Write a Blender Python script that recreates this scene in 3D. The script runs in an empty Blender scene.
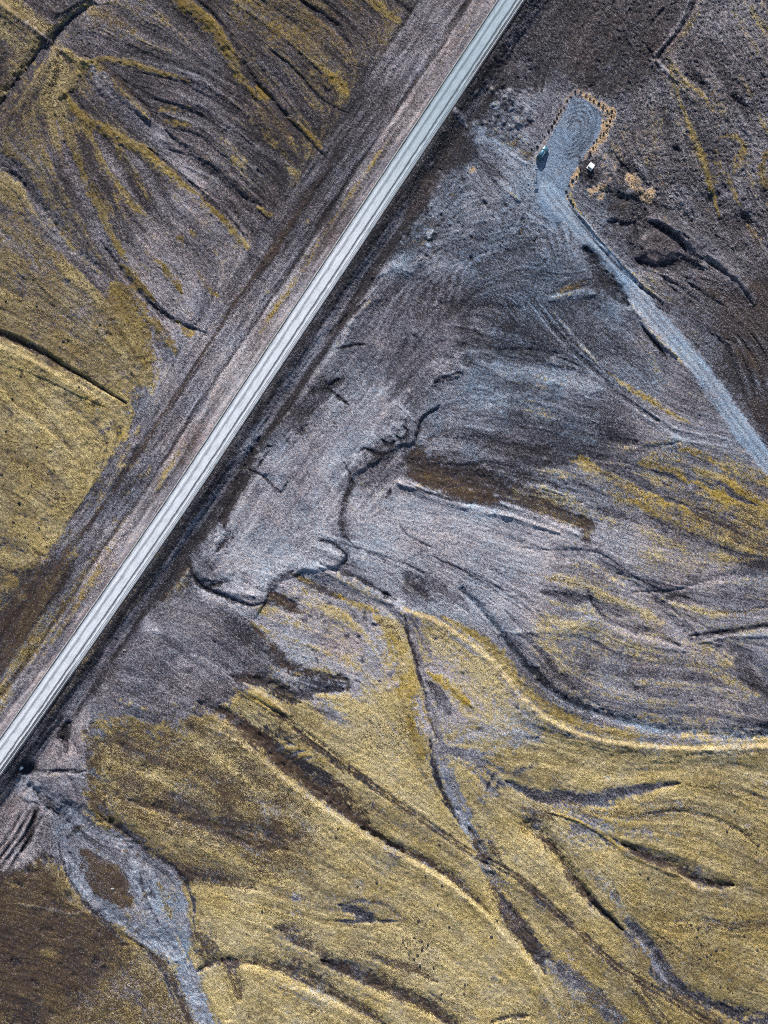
import bpy, bmesh, math, random
import numpy as np
from mathutils import Vector, Matrix

random.seed(7)
SC = bpy.context.scene
COL = SC.collection
S = 0.32            # metres per map unit
D = 256.0           # height of the drone camera
R = math.radians
ELEV = R(27.5)      # sun elevation
AZ = R(-5.0)        # sun slightly west of north

# ------------------------------------------------------------------ map grid
MG = 110
U0, U1, V0, V1 = -MG, 768 + MG, -MG, 1024 + MG
NU, NV = U1 - U0 + 1, V1 - V0 + 1
uu = np.arange(U0, U1 + 1, dtype=np.float32)
vv = np.arange(V0, V1 + 1, dtype=np.float32)
UU, VV = np.meshgrid(uu, vv)          # shape NV, NU


def vnoise(x, y, seed):
    rng = np.random.RandomState(seed)
    N = 256
    T = rng.rand(N, N).astype(np.float32)
    xi = np.floor(x).astype(np.int64); yi = np.floor(y).astype(np.int64)
    fx = (x - xi).astype(np.float32); fy = (y - yi).astype(np.float32)
    fx = fx * fx * (3 - 2 * fx); fy = fy * fy * (3 - 2 * fy)
    x0 = xi % N; x1 = (xi + 1) % N; y0 = yi % N; y1 = (yi + 1) % N
    return (T[y0, x0] * (1 - fx) + T[y0, x1] * fx) * (1 - fy) + (T[y1, x0] * (1 - fx) + T[y1, x1] * fx) * fy


def fbm(x, y, scale, octv, seed, gain=0.5):
    a, t, s = 1.0, 0.0, 0.0
    for i in range(octv):
        s = s + a * vnoise(x / scale * 2 ** i + 17.3 * i, y / scale * 2 ** i - 9.1 * i, seed + i)
        t += a; a *= gain
    return s / t


def sstep(a, b, x):
    t = np.clip((x - a) / (b - a), 0, 1)
    return t * t * (3 - 2 * t)


WX = (fbm(UU, VV, 22, 4, 11, .6) - .5) * 2
WY = (fbm(UU, VV, 22, 4, 31, .6) - .5) * 2
FX = (fbm(UU, VV, 5, 2, 51, .6) - .5) * 2
HF = (fbm(UU, VV, 1.7, 2, 61, .7) - .5) * 2
PATCH = fbm(UU, VV, 9, 3, 71, .65)


def catmull(pts, step=3.0):
    P = [np.array(p, float) for p in pts]
    if len(P) == 2:
        n = max(2, int(np.linalg.norm(P[1] - P[0]) / step))
        return np.array([P[0] + (P[1] - P[0]) * i / n for i in range(n + 1)])
    Q = [2 * P[0] - P[1]] + P + [2 * P[-1] - P[-2]]
    out = []
    for i in range(1, len(Q) - 2):
        n = max(1, int(np.linalg.norm(Q[i + 1] - Q[i]) / step))
        for k in range(n):
            t = k / n
            out.append(.5 * ((2 * Q[i]) + (-Q[i - 1] + Q[i + 1]) * t + (2 * Q[i - 1] - 5 * Q[i] + 4 * Q[i + 1] - Q[i + 2]) * t * t
                             + (-Q[i - 1] + 3 * Q[i] - 3 * Q[i + 1] + Q[i + 2]) * t ** 3))
    out.append(P[-1])
    return np.array(out)


# ------------------------------------------------------------------ main road
road_pts = [(-330, 1215), (-150, 966), (0, 757), (60, 672), (171, 512), (250, 393), (341, 256), (420, 137), (511, 0), (600, -134), (760, -375)]
ROADC = catmull(road_pts, 6.0)


def polyline_st(X, Y, C):
    """signed distance (positive on the right hand, south-east side) and position along the line"""
    best = np.full(X.shape, 1e9, np.float32); ss = np.zeros(X.shape, np.float32); L = 0.0
    for i in range(len(C) - 1):
        a, b = C[i], C[i + 1]; d = b - a; l = np.hypot(*d)
        t = np.clip(((X - a[0]) * d[0] + (Y - a[1]) * d[1]) / l ** 2, 0, 1)
        ex = X - (a[0] + d[0] * t); ey = Y - (a[1] + d[1] * t)
        q = np.hypot(ex, ey)
        sg = np.sign(-(ex * d[1]) + ey * d[0])
        m = q < np.abs(best)
        best = np.where(m, q * sg, best); ss = np.where(m, L + t * l, ss)
        L += l
    return best, ss


RT, RS = polyline_st(UU, VV, ROADC[::3] if len(ROADC) % 3 == 1 else np.vstack([ROADC[::3], ROADC[-1]]))

# ------------------------------------------------------------------ channels of the ground cover
M = np.full(UU.shape, .12, np.float32)     # moss cover
O = np.full(UU.shape, .30, np.float32)     # ochre moss (0 pale olive, 1 yellow ochre)
B = np.full(UU.shape, .05, np.float32)     # brown soil and withered moss
G = np.full(UU.shape, .46, np.float32)     # tone of the gravel, wet black .. pale dust; painted shade of banks uses it too
T = np.zeros(UU.shape, np.float32)         # tan dry grass
K = np.full(UU.shape, .5, np.float32)      # moss tone, 0 dark .. 1 pale; hill shading is painted in here
E = np.full(UU.shape, .45, np.float32)     # rock colour, 0 blue grey basalt .. 1 reddish brown scoria
H = np.zeros(UU.shape, np.float32)         # relief, metres
SG = np.full(UU.shape, .75, np.float32)    # stoniness: 0 smooth silt .. 1 loose stones
CH = dict(M=M, O=O, B=B, G=G, T=T, K=K, E=E, S=SG)

PRE = dict(
    och=dict(M=.95, O=.95, B=.12, T=0), olv=dict(M=.95, O=.55, B=.25, T=0), moss=dict(M=.9, O=.3, B=.08, T=0), pale=dict(M=.75, O=.08, B=.02, G=.75),
    edge=dict(M=.85, O=.0, B=0, T=.55, G=.8), drk=dict(M=.03, B=.25, G=.1), blk=dict(M=0, B=.1, G=0.0, T=0), brn=dict(M=.45, B=.68, G=.12, O=.6), bm=dict(M=.75, O=.5, B=.65),  # edge: paler moss with the sunlit scarp face painted in
    lit=dict(M=.0, B=0, G=.8, T=0), sil=dict(M=.03, B=0, G=.62, T=0), gry=dict(M=.05, B=.03, G=.48), dgr=dict(M=.04, B=.1, G=.28),
    nav=dict(M=0, B=0, G=.2), tan=dict(M=.1, T=1, G=.7, B=0), none=dict(), bei=dict(M=.35, O=.05, T=.25, G=.75, B=0),
)
FLOWSEG = []
STREAK = None


def region(pts, pad):
    a = np.array(pts)
    u0 = int(max(U0, a[:, 0].min() - pad)) - U0; u1 = int(min(U1, a[:, 0].max() + pad)) - U0 + 1
    v0 = int(max(V0, a[:, 1].min() - pad)) - V0; v1 = int(min(V1, a[:, 1].max() + pad)) - V0 + 1
    return slice(v0, max(v0, v1)), slice(u0, max(u0, u1))


def mixin(sl, m, eff):
    for k, val in eff.items():
        c = CH[k]; c[sl] = c[sl] * (1 - m) + val * m


def line(pts, w, kind='none', h=0.0, a=1.0, jag=1.5, tap='b', soft=.7, rough=.85, flow=1.0, asym=1.0, step=0.0, **kw):
    """a traced band of ground: gully, ridge, strip of moss, stream bed"""
    C = catmull(pts, 4.0)
    n = len(C)
    if flow > 0:
        for i in range(0, n - 1):
            d = C[i + 1] - C[i]; L = np.hypot(*d)
            if L > 0: FLOWSEG.append((*(C[i] + C[i + 1]) / 2, d[0] / L, d[1] / L, flow * L))
    pad = w * 2.4 * max(1, asym) + jag * 2 + 6 + (26 if step else 0)
    sl = region(C, pad)
    X = UU[sl] + WX[sl] * jag; Y = VV[sl] + WY[sl] * jag
    if X.size == 0: return
    q = np.full(X.shape, 9.0, np.float32); sgd = np.full(X.shape, -99.0, np.float32); tpd = np.zeros(X.shape, np.float32)
    bu, bv = X.shape[1], X.shape[0]
    ou, ov = sl[1].start + U0, sl[0].start + V0
    for i in range(n - 1):
        a0, b0 = C[i], C[i + 1]
        s0 = (slice(int(max(0, min(a0[1], b0[1]) - pad - ov)), int(max(0, min(bv, max(a0[1], b0[1]) + pad - ov)))),
              slice(int(max(0, min(a0[0], b0[0]) - pad - ou)), int(max(0, min(bu, max(a0[0], b0[0]) + pad - ou)))))
        x = X[s0]; y = Y[s0]
        if x.size == 0: continue
        d = b0 - a0; l2 = (d ** 2).sum() + 1e-6
        t = np.clip(((x - a0[0]) * d[0] + (y - a0[1]) * d[1]) / l2, 0, 1)
        dist = np.hypot(x - a0[0] - d[0] * t, y - a0[1] - d[1] * t)
        T_ = (i + t) / (n - 1)
        if tap == 'b': ww = w * (.12 + .95 * np.clip(4 * T_ * (1 - T_), 0, 1) ** .7)
        elif tap == 'e': ww = w * (1.05 - .9 * T_)
        elif tap == 's': ww = w * (.25 + .75 * T_)
        else: ww = w
        side_ = np.where(d[0] * (y - a0[1]) - d[1] * (x - a0[0]) > 0, 1.0, -1.0).astype(np.float32)
        if asym != 1.0: ww = np.where(side_ < 0, ww * asym, ww)
        qq = dist / ww; nearer = qq < q[s0]
        q[s0] = np.where(nearer, qq, q[s0])
        if step:
            tp = np.clip(5 * np.minimum(T_, 1 - T_), 0, 1) if tap != 'n' else 1.0
            sgd[s0] = np.where(nearer, dist * side_, sgd[s0]); tpd[s0] = np.where(nearer, tp, tpd[s0])
    e = dict(PRE[kind]); e.update(kw)
    r = (STREAK[sl] - .5) * 2 * rough if STREAK is not None else FX[sl] * rough
    if e:
        m = sstep(1 + soft, 1 - soft, q + r * .8 + (FX[sl] * .7 + HF[sl] * .9) * rough) * a
        m *= np.clip(1.55 - rough * 1.5 * PATCH[sl], 0, 1)
        mixin(sl, m, e)
    if step:      # a scarp: the ground on the right hand of the line stands higher and falls away gently
        H[sl] += step * (1 + .3 * FX[sl]) * tpd * sstep(-w, w, sgd + FX[sl]) * np.exp(-(np.clip(sgd, 0, 99) / 13) ** 2)
    if h:
        wide_ = .55 if w >= 2.6 else 1.1
        H[sl] += h * (1.35 if w >= 2.6 else 1.0) * (1 + .5 * FX[sl]) * np.exp(-((q + .25 * rough * FX[sl]) ** 2) * wide_)


def poly(pts, kind='none', soft=6.0, jag=6.0, a=1.0, h=0.0, hs=None, rough=.5, ret=False, **kw):
    C = catmull(list(pts) + [pts[0]], 8.0)
    pad = soft * 2 + jag + 4
    sl = region(C, pad)
    X = UU[sl] + WX[sl] * jag; Y = VV[sl] + WY[sl] * jag
    if X.size == 0: return
    inside = np.zeros(X.shape, bool); dist = np.full(X.shape, 1e9, np.float32)
    for i in range(len(C) - 1):
        a0, b0 = C[i], C[i + 1]; d = b0 - a0; l2 = (d ** 2).sum() + 1e-6
        t = np.clip(((X - a0[0]) * d[0] + (Y - a0[1]) * d[1]) / l2, 0, 1)
        dist = np.minimum(dist, np.hypot(X - a0[0] - d[0] * t, Y - a0[1] - d[1] * t))
        if a0[1] != b0[1]:
            cr = ((a0[1] > Y) != (b0[1] > Y)) & (X < (b0[0] - a0[0]) * (Y - a0[1]) / (b0[1] - a0[1]) + a0[0])
            inside ^= cr
    sd = np.where(inside, dist, -dist)
    e = dict(PRE[kind]); e.update(kw)
    r = ((STREAK[sl] - .5) * 2 if STREAK is not None else FX[sl]) * rough * soft
    if e: mixin(sl, sstep(-soft, soft, sd + r + (FX[sl] * .5 + HF[sl] * .5) * soft * min(1, rough * 2)) * a, e)
    if h:
        k = hs or 1.5
        H[sl] += h * sstep(-k, k, sd)
    if ret: return sl, sd


# FEATURES-BEGIN
def features():
    # ---- wide zones -------------------------------------------------------
    poly([(-150, -150), (480, -150), (440, 0), (350, 150), (265, 255), (180, 360), (140, 400), (120, 500), (0, 640), (-150, 800)], M=.25, O=.6, G=.20, B=.28, soft=12)
    poly([(-130, 120), (0, 120), (50, 200), (100, 290), (130, 330), (152, 372), (135, 400), (130, 440), (110, 490), (75, 535), (30, 585), (0, 620), (-130, 760)], 'moss', soft=15, M=.8, O=.3)
    poly([(-130, 110), (20, 110), (50, 190), (95, 280), (120, 330), (60, 345), (0, 325), (-130, 300)], M=.62, O=.25, B=.3, G=.35, soft=16, a=.8)
    poly([(-60, 10), (20, 5), (75, 50), (95, 120), (60, 150), (20, 140), (-60, 130)], M=.5, O=.4, B=.35, G=.2, soft=14)
    poly([(230, -60), (430, -60), (400, 40), (360, 110), (330, 90), (270, 20)], M=.42, O=.6, B=.4, G=.25, soft=14, a=.85)
    poly([(85, 40), (170, 30), (230, 60), (262, 130), (300, 180), (280, 230), (250, 250), (180, 180), (110, 90)], 'gry', M=.1, G=.24, soft=12)
    poly([(120, 250), (190, 180), (250, 245), (235, 300), (205, 335), (165, 368), (140, 300)], 'sil', G=.46, M=.15, soft=10)
    # top right
    poly([(520, -130), (900, -130), (900, 300), (768, 320), (700, 300), (620, 200), (600, 90), (560, 60), (500, 40)], M=.16, O=.5, B=.2, G=.36, E=.6, S=1, soft=14)
    poly([(520, -130), (740, -130), (650, 70), (600, 95), (560, 80), (500, 40)], G=.12, B=.42, M=.03, soft=12)
    poly([(600, 180), (700, 170), (768, 260), (900, 300), (900, 480), (768, 430), (700, 340), (620, 240)], G=.27, B=.35, M=.1, soft=16)
    poly([(700, 290), (800, 290), (800, 430), (768, 440), (735, 390)], G=.12, B=.5, M=.03, soft=12)
    # right middle
    poly([(560, 450), (640, 440), (700, 440), (768, 470), (900, 500), (900, 720), (768, 725), (650, 700), (560, 690), (520, 640), (480, 560)], M=.36, O=.12, G=.58, B=.14, soft=18)
    poly([(610, 455), (690, 445), (768, 478), (880, 500), (880, 590), (768, 575), (690, 545), (640, 520), (600, 480)], M=.46, O=.65, G=.38, B=.3, soft=14)
    poly([(400, 480), (470, 500), (560, 520), (640, 540), (560, 570), (520, 640), (470, 640), (400, 610), (350, 570), (345, 500)], 'sil', G=.68, M=.08, soft=14)
    poly([(420, 300), (560, 290), (620, 400), (600, 450), (500, 460), (430, 440)], 'sil', G=.37, M=.04, soft=16)
    # lower moss land
    poly([(90, 715), (170, 725), (230, 690), (270, 600), (300, 585), (400, 615), (470, 650), (520, 700), (580, 738), (700, 752), (900, 748), (900, 1200), (-130, 1200), (-130, 880), (20, 860), (80, 800)], 'moss', M=.86, O=.3, B=.05, soft=13)
    poly([(560, 900), (900, 860), (900, 1200), (500, 1200)], O=.55, B=.22, soft=40, a=.8, M=.88)
    poly([(400, 760), (900, 740), (900, 900), (640, 900)], O=.32, M=.86, G=.7, soft=30, a=.7)
    poly([(85, 725), (200, 715), (300, 800), (310, 870), (170, 880), (90, 800)], M=.8, O=.5, B=.5, soft=14)
    poly([(280, 590), (345, 590), (400, 620), (412, 720), (350, 730), (290, 690), (255, 640)], 'pale', M=.34, G=.80, O=.35, E=.55, soft=10)
    poly([(412, 625), (470, 650), (520, 700), (540, 740), (450, 760), (430, 700)], 'pale', M=.45, G=.72, O=.2, soft=8)
    poly([(330, 700), (415, 700), (425, 790), (360, 760)], M=.85, O=.3, G=.8, soft=16)
    poly([(-130, 860), (20, 850), (55, 870), (85, 910), (140, 945), (110, 985), (70, 1010), (30, 1200), (-130, 1200)], 'brn', M=.62, B=.58, O=.6, G=.1, soft=10)
    poly([(60, 1000), (100, 975), (150, 950), (185, 990), (200, 1060), (40, 1060)], M=.7, O=.5, B=.5, soft=10)
    poly([(-130, 900), (30, 890), (90, 950), (60, 1000), (-130, 1010)], B=.68, M=.5, O=.6, G=.04, soft=22, a=.8)
    # ---- graded gravel apron and its stepped edge --------------------------
    poly([(470, 130), (505, 160), (540, 200), (600, 250), (640, 330), (560, 300), (470, 320), (462, 370), (440, 385), (436, 408), (412, 440), (384, 458), (366, 470), (350, 482),
          (346, 505), (352, 540), (342, 562), (300, 572), (262, 604), (232, 596), (196, 576), (208, 540), (235, 498), (262, 455), (292, 420), (322, 385), (345, 335), (350, 305), (378, 272), (420, 225), (440, 170)],
         'sil', G=.40, M=.02, soft=5, jag=7)
    poly([(230, 500), (300, 430), (370, 380), (400, 410), (340, 480), (330, 560), (260, 590), (215, 560)], 'sil', G=.74, soft=16)


def tone_zones():
    # where the rock is bluish or reddish and the moss dark or pale; vignette painted into the lower right
    poly([(-150, -150), (480, -150), (440, 0), (350, 150), (265, 255), (180, 360), (140, 400), (120, 480), (0, 500), (-150, 500)], E=.74, K=.08, soft=30)
    poly([(-150, 330), (0, 335), (130, 405), (120, 500), (0, 620), (-150, 760)], K=.34, soft=10)
    poly([(440, 90), (520, 130), (600, 240), (640, 330), (600, 440), (480, 420), (440, 300), (380, 280)], E=.22, soft=30)
    poly([(520, -150), (900, -150), (900, 330), (700, 320), (620, 200), (600, 90)], E=.62, K=.3, soft=30)
    poly([(340, 280), (460, 280), (430, 420), (350, 560), (210, 600), (240, 480)], E=.48, soft=30)
    poly([(480, 540), (900, 480), (900, 740), (620, 730), (520, 660)], E=.6, K=.55, soft=30)
    poly([(280, 590), (400, 615), (470, 650), (520, 700), (440, 740), (350, 700)], E=.7, K=.8, soft=20)
    poly([(90, 640), (230, 620), (262, 690), (170, 725), (90, 705)], E=.6, soft=14)
    poly([(-150, 860), (60, 860), (150, 950), (190, 1200), (-150, 1200)], K=.12, E=.6, soft=20)
    poly([(300, 700), (420, 700), (560, 760), (640, 860), (520, 900), (400, 840)], K=.62, soft=40)
    poly([(150, 850), (470, 880), (560, 1200), (180, 1200)], K=.62, soft=40); poly([(600, 900), (900, 860), (900, 1200), (560, 1200)], K=.36, soft=40)
    poly([(90, 720), (200, 720), (300, 830), (170, 880), (90, 810)], K=.32, soft=20)


def strokes():
    L = line
    # ================= upper left quarter
    L([(-60, 200), (0, 108), (30, 66), (60, 33), (100, -5), (130, -50)], 6, 'nav', h=-.9, tap='n', G=.1)
    L([(-20, -15), (5, 5), (30, 20), (48, 37)], 4, 'edge', step=0.26, O=.4)
    L([(0, -5), (22, 12), (42, 30)], 3, 'olv')
    L([(55, 48), (72, 55), (80, 68), (70, 85), (58, 98)], 4, 'olv', h=.35)
    L([(52, 40), (60, 70), (45, 90)], 7, 'bm', a=.5)
    L([(80, 60), (95, 66), (112, 82), (130, 100), (150, 120)], 6, 'olv', h=.5, O=.45)
    L([(84, 56), (102, 64), (122, 84), (140, 102), (158, 124)], 2, 'brn', asym=1.9, h=-.3)
    L([(88, 62), (105, 58), (130, 62), (155, 70), (190, 82)], 3, 'olv', h=.15, O=.8)
    L([(150, 113), (170, 109), (192, 108)], 3.5, 'och', a=.8); L([(158, 124), (175, 122), (192, 126)], 3.5, 'och', a=.8)
    L([(85, 5), (110, 18), (140, 35)], 8, 'bm', a=.6, O=.8)
    L([(160, -40), (182, 0), (205, 15), (225, 45), (243, 80), (256, 98)], 6.5, 'och', h=.35, jag=3)
    L([(176, -40), (196, -2), (216, 18), (238, 50), (256, 84), (272, 100), (292, 124), (312, 144), (330, 162)], 2.4, 'drk', h=-.4)
    L([(286, 116), (304, 130), (320, 146), (330, 166)], 1.8, 'och', a=.8, h=.15, jag=1)
    L([(262, 106), (278, 130), (296, 152)], 6, 'bm', B=.8, K=.1, a=.8)
    L([(215, -30), (240, -2), (268, 18), (296, 42), (320, 66), (340, 84), (358, 103)], 13, 'none', M=.58, O=.95, B=.3, a=.9, h=.15, jag=5, rough=1.2)
    L([(316, 62), (336, 80), (356, 101)], 4, 'och', a=.7, jag=3)
    L([(262, -30), (290, -5), (318, 15), (345, 42)], 9, 'bm', a=.6, O=.7)
    L([(300, 0), (320, 15), (340, 32), (356, 60)], 3, 'drk', h=-.35); L([(330, -20), (352, 8), (380, 40), (396, 55)], 3, 'bm', a=.7, O=.9)
    L([(355, -20), (378, 5), (408, 29)], 3.5, 'olv', a=.8, O=.9); L([(372, -30), (392, -2), (420, 20)], 2.5, 'drk', h=-.3)
    L([(270, 50), (300, 75), (322, 100), (345, 112)], 2.5, 'drk', h=-.3); L([(256, 60), (280, 80), (296, 105), (320, 128)], 5, 'dgr')
    L([(60, 88), (80, 113), (105, 130), (130, 142), (152, 156), (176, 176), (196, 192), (216, 208), (238, 236), (262, 262)], 5.5, 'och', h=.3, jag=3)
    L([(148, 148), (166, 162), (188, 181), (206, 197), (226, 214), (248, 240)], 2, 'drk', h=-.4)
    L([(165, 130), (190, 155), (214, 176), (240, 196), (262, 206)], 4, 'nav', h=-.35); L([(205, 190), (230, 210), (256, 236)], 3.5, 'nav', h=-.3)
    L([(90, 65), (112, 96), (150, 128), (186, 168), (210, 192)], 8, 'sil', G=.5)
    L([(60, 100), (65, 130), (78, 165), (92, 196), (110, 230), (128, 262)], 6, 'olv', jag=4, a=.9, O=.7)
    L([(82, 118), (100, 150), (125, 195), (146, 216)], 5, 'olv', jag=4, a=.85, O=.8)
    L([(110, 135), (135, 172), (150, 200)], 4, 'olv', jag=4, a=.7)
    L([(94, 130), (112, 165), (132, 195)], 4, 'gry'); L([(125, 150), (150, 180), (165, 215)], 5, 'gry')
    L([(175, 242), (182, 236)], 4, 'och', jag=2); L([(190, 230), (196, 236)], 3, 'och', jag=2)
    L([(-60, 100), (0, 160), (25, 186), (46, 216), (66, 246), (88, 262), (112, 288), (132, 312), (150, 340), (162, 368)], 7, 'gry', h=-.35, tap='n', G=.38)
    L([(-30, 145), (10, 172), (36, 198), (60, 232)], 3, 'nav', h=-.3)
    L([(55, 115), (70, 165), (90, 210), (108, 250), (130, 280), (152, 305), (182, 326), (206, 336)], 5.5, 'gry', h=-.3, G=.42)
    L([(100, 240), (112, 256), (130, 282), (150, 304), (180, 324), (208, 334)], 2.2, 'nav', h=-.4)
    L([(112, 284), (125, 305), (136, 330), (150, 372)], 13, 'olv', h=.3, O=.75, M=.95, B=.3)
    L([(120, 262), (140, 285), (156, 302)], 4, 'och', a=.8); L([(145, 318), (160, 330), (176, 353)], 4.5, 'och', h=.2, jag=1)
    L([(176, 320), (190, 334), (206, 337)], 3, 'och', a=.9); L([(205, 315), (211, 322), (214, 332)], 4, 'och', a=.8)
    L([(156, 258), (168, 270), (182, 292)], 4.5, 'och', a=.8, jag=4); L([(196, 270), (206, 285), (222, 300)], 2.5, 'och', a=.8)
    L([(175, 357), (210, 337), (235, 300), (256, 275), (275, 245), (310, 212), (325, 165)], 4, 'och', a=.45, jag=6, flow=0)
    L([(135, 370), (160, 375), (150, 398)], 9, 'pale', a=.5, jag=5, flow=0)
    L([(262, 100), (282, 140), (300, 160), (326, 172)], 3, 'drk', a=.7); L([(262, 130), (290, 165), (310, 195)], 4, 'olv', a=.6); L([(256, 170), (275, 190), (290, 215)], 3.5, 'dgr', h=-.3)
    L([(256, 85), (262, 95), (270, 98)], 4, 'och'); L([(256, 206), (272, 216), (286, 222)], 3, 'och', a=.9, h=.15)
    L([(215, 120), (240, 140), (262, 150), (300, 170)], 3, 'sil', a=.6); L([(200, 85), (225, 110), (256, 125)], 3, 'dgr', a=.6)
    for k in range(9):   # the fan of fine ridges east of the dark channel
        y = 70 + k * 11
        L([(125 + k * 6, y - 12 + k * 2), (165 + k * 6, y - 4 + k * 3), (205 + k * 5, y + 12 + k * 5), (245 + k * 4, y + 42 + k * 5)], 1.8, 'dgr' if k % 2 else 'sil', a=.55, h=(-.2, .12)[k % 2 == 0])
    # straight ridge in the moss
    L([(-60, 310), (0, 334), (40, 352), (80, 376), (126, 403)], 4.2, 'brn', h=-.75, tap='e', jag=1, B=.95)
    L([(-60, 320), (0, 345), (38, 363), (78, 386), (116, 408)], 2.6, 'edge', step=0.47, tap='e', jag=1, T=.5)
    L([(60, 380), (85, 396), (115, 420), (130, 450)], 7, 'och', a=.45, jag=5); L([(112, 425), (128, 445), (118, 470)], 5, 'och', a=.7, jag=5)
    L([(20, 370), (45, 410), (70, 450)], 3, 'bm', a=.5); L([(30, 490), (60, 500), (95, 520)], 5, 'bm', a=.5, jag=5); L([(0, 455), (30, 470), (70, 505)], 3, 'bm', a=.5)
    L([(0, 568), (20, 575), (48, 576)], 3, 'bm', a=.8, h=-.2); L([(27, 542), (40, 556), (56, 560)], 2, 'bm', a=.9, h=-.15)
    L([(0, 580), (25, 585), (40, 590)], 5, 'olv', O=.7)

    # ================= embankment and the bands along the road
    # done separately in road_bands()

    # ================= apron details
    L([(296, 436), (303, 428), (308, 424)], 2.4, 'drk', h=-.3, jag=1); L([(286, 440), (292, 444)], 2, 'drk', a=.7); L([(300, 424), (312, 432), (300, 440)], 2.5, 'bei', a=.7)
    for k in range(26):   # grader scrapes
        u = 225 + (k * 37) % 190; v = 560 - (k * 29) % 250 - (u - 225) * .35
        L([(u, v), (u + 16, v - 25), (u + 36, v - 52)], 1.1, ('dgr', 'lit')[k % 2], a=.35, h=(-.08, .06)[k % 2], jag=.6)
    L([(372, 276), (395, 268), (412, 272)], 5, 'lit', a=.8, h=.3, jag=4); L([(345, 336), (352, 318), (362, 300), (378, 285)], 3, 'bei', a=.8, jag=3, h=.2)
    L([(340, 330), (352, 305), (366, 292)], 2.4, 'brn', a=.9, jag=3); L([(335, 350), (345, 325), (356, 300)], 3, 'brn', a=.5, jag=4)
    L([(260, 348), (300, 350), (330, 345)], 1.6, 'dgr', a=.6)
    L([(305, 385), (320, 392), (345, 380)], 3.5, 'drk', a=.8, jag=4, h=-.25)
    L([(280, 425), (292, 408), (315, 395), (330, 370)], 6, 'dgr', a=.6, jag=6)
    L([(262, 440), (275, 425), (290, 412)], 3, 'bei', a=.8, jag=4)
    for k in range(14):   # curved tracks of the machines east of the apron
        o = k * 6
        L([(378 + o, 318 - o * .1), (398 + o * .9, 292 - o * .3), (430 + o * .8, 276 - o * .35), (480 + o * .6, 262 - o * .3)], 1.5, ('dgr', 'lit')[k % 2], a=.5, jag=4, h=(-.12, .08)[k % 2])
    for k in range(16):   # flow lines of the wash plain
        y = 320 + k * 13; x = 470 - abs(k - 6) * 5
        L([(x, y), (x + 40, y + 8), (x + 90, y + 22), (x + 140, y + 40)], 2.2, ('sil', 'dgr', 'lit')[k % 3], a=.5, jag=7, h=(-.1, .12)[k % 2])
    L([(480, 365), (530, 372), (575, 380), (605, 388)], 7, 'bei', a=.75, jag=5); L([(500, 400), (530, 408), (556, 418)], 6, 'bei', a=.6, jag=5)
    L([(495, 350), (540, 352), (580, 366)], 2.5, 'dgr', a=.8, h=-.2)
    L([(405, 462), (425, 474), (455, 488), (492, 500)], 12, 'brn', jag=5, asym=1.9, h=-.3, B=.95, M=.35); L([(420, 474), (450, 486), (484, 497)], 5, 'olv', a=.55, O=1, B=.3, jag=4)
    L([(396, 482), (430, 492), (470, 508), (520, 520), (560, 533)], 3, 'lit', h=.35, a=.8)
    L([(480, 478), (505, 490), (540, 508), (582, 528)], 8, 'brn', a=.9, G=.1, asym=1.9, h=-.35, B=.6)
    L([(500, 502), (540, 518), (580, 536)], 2.6, 'lit', a=.9, h=.25); L([(580, 516), (586, 526), (585, 542)], 4.5, 'brn', asym=1.9, h=-.3)
    L([(440, 462), (500, 465), (560, 464), (620, 456), (680, 442)], 3.5, 'dgr', a=.8, h=-.2, jag=4); L([(388, 500), (392, 490), (404, 476)], 1.5, 'bei', a=.8)
    L([(565, 457), (582, 461), (602, 470)], 5, 'och', a=.85, jag=4); L([(585, 450), (605, 462), (640, 480), (660, 500)], 4, 'nav', a=.6)
    L([(505, 300), (512, 320), (500, 345)], 3, 'drk', a=.6, jag=3); L([(500, 325), (512, 332)], 6, 'brn', a=.6, jag=4)
    L([(450, 415), (460, 425), (450, 440)], 6, 'brn', a=.35, jag=5)
    L([(530, 400), (560, 402), (590, 395)], 14, 'bei', a=.25, jag=8)
    # old wheel tracks
    for o in (0, 9):
        L([(528 + o, 302 - o * .2), (556 + o, 336), (590 + o, 371), (622 + o, 400), (652 + o, 421 - o * .2), (684, 440 - o), (728, 447 - o)], 1.6, 'lit', a=.8, h=.12, jag=1)
    L([(541, 312), (562, 338), (596, 372), (630, 402), (660, 422)], 3, 'dgr', a=.8, h=-.2, jag=1)
    L([(552, 310), (580, 344), (606, 374)], 1.8, 'bei', a=.9, jag=1, h=.15); L([(608, 372), (634, 391), (664, 409), (690, 423)], 3, 'olv', a=.9, O=.8, jag=1)
    L([(548, 300), (562, 296), (578, 291), (596, 294)], 4, 'bei', h=.3, jag=3); L([(556, 292), (572, 286), (590, 280)], 3.5, 'brn', a=.9, jag=3)
    L([(640, 340), (652, 370), (640, 395)], 8, 'dgr', a=.4, jag=5); L([(600, 320), (620, 350), (650, 378)], 3, 'dgr', a=.6)
    # ================= rough ground top right
    L([(520, 62), (532, 72), (528, 84)], 12, 'blk', a=.95, jag=7, h=-.5); L([(560, 40), (545, 62), (538, 84)], 5, 'drk', a=.7, jag=3)
    L([(500, 100), (512, 112), (520, 130)], 6, 'drk', a=.6, jag=6); L([(470, 98), (484, 90), (500, 86)], 6, 'bei', a=.5, jag=6)
    L([(560, 25), (590, -5), (620, -60)], 2, 'dgr', a=.6); L([(640, 40), (655, 20), (680, -10)], 1.6, 'drk', a=.8, h=-.25)
    L([(700, -10), (684, 26), (658, 58)], 2, 'drk', h=-.45, tap='n', jag=1); L([(694, -10), (678, 26), (653, 56)], 1.2, 'gry', tap='n', h=.3, jag=1)
    L([(648, 58), (658, 62), (668, 72), (678, 82)], 2.4, 'bei', h=.3, jag=1)
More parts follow.
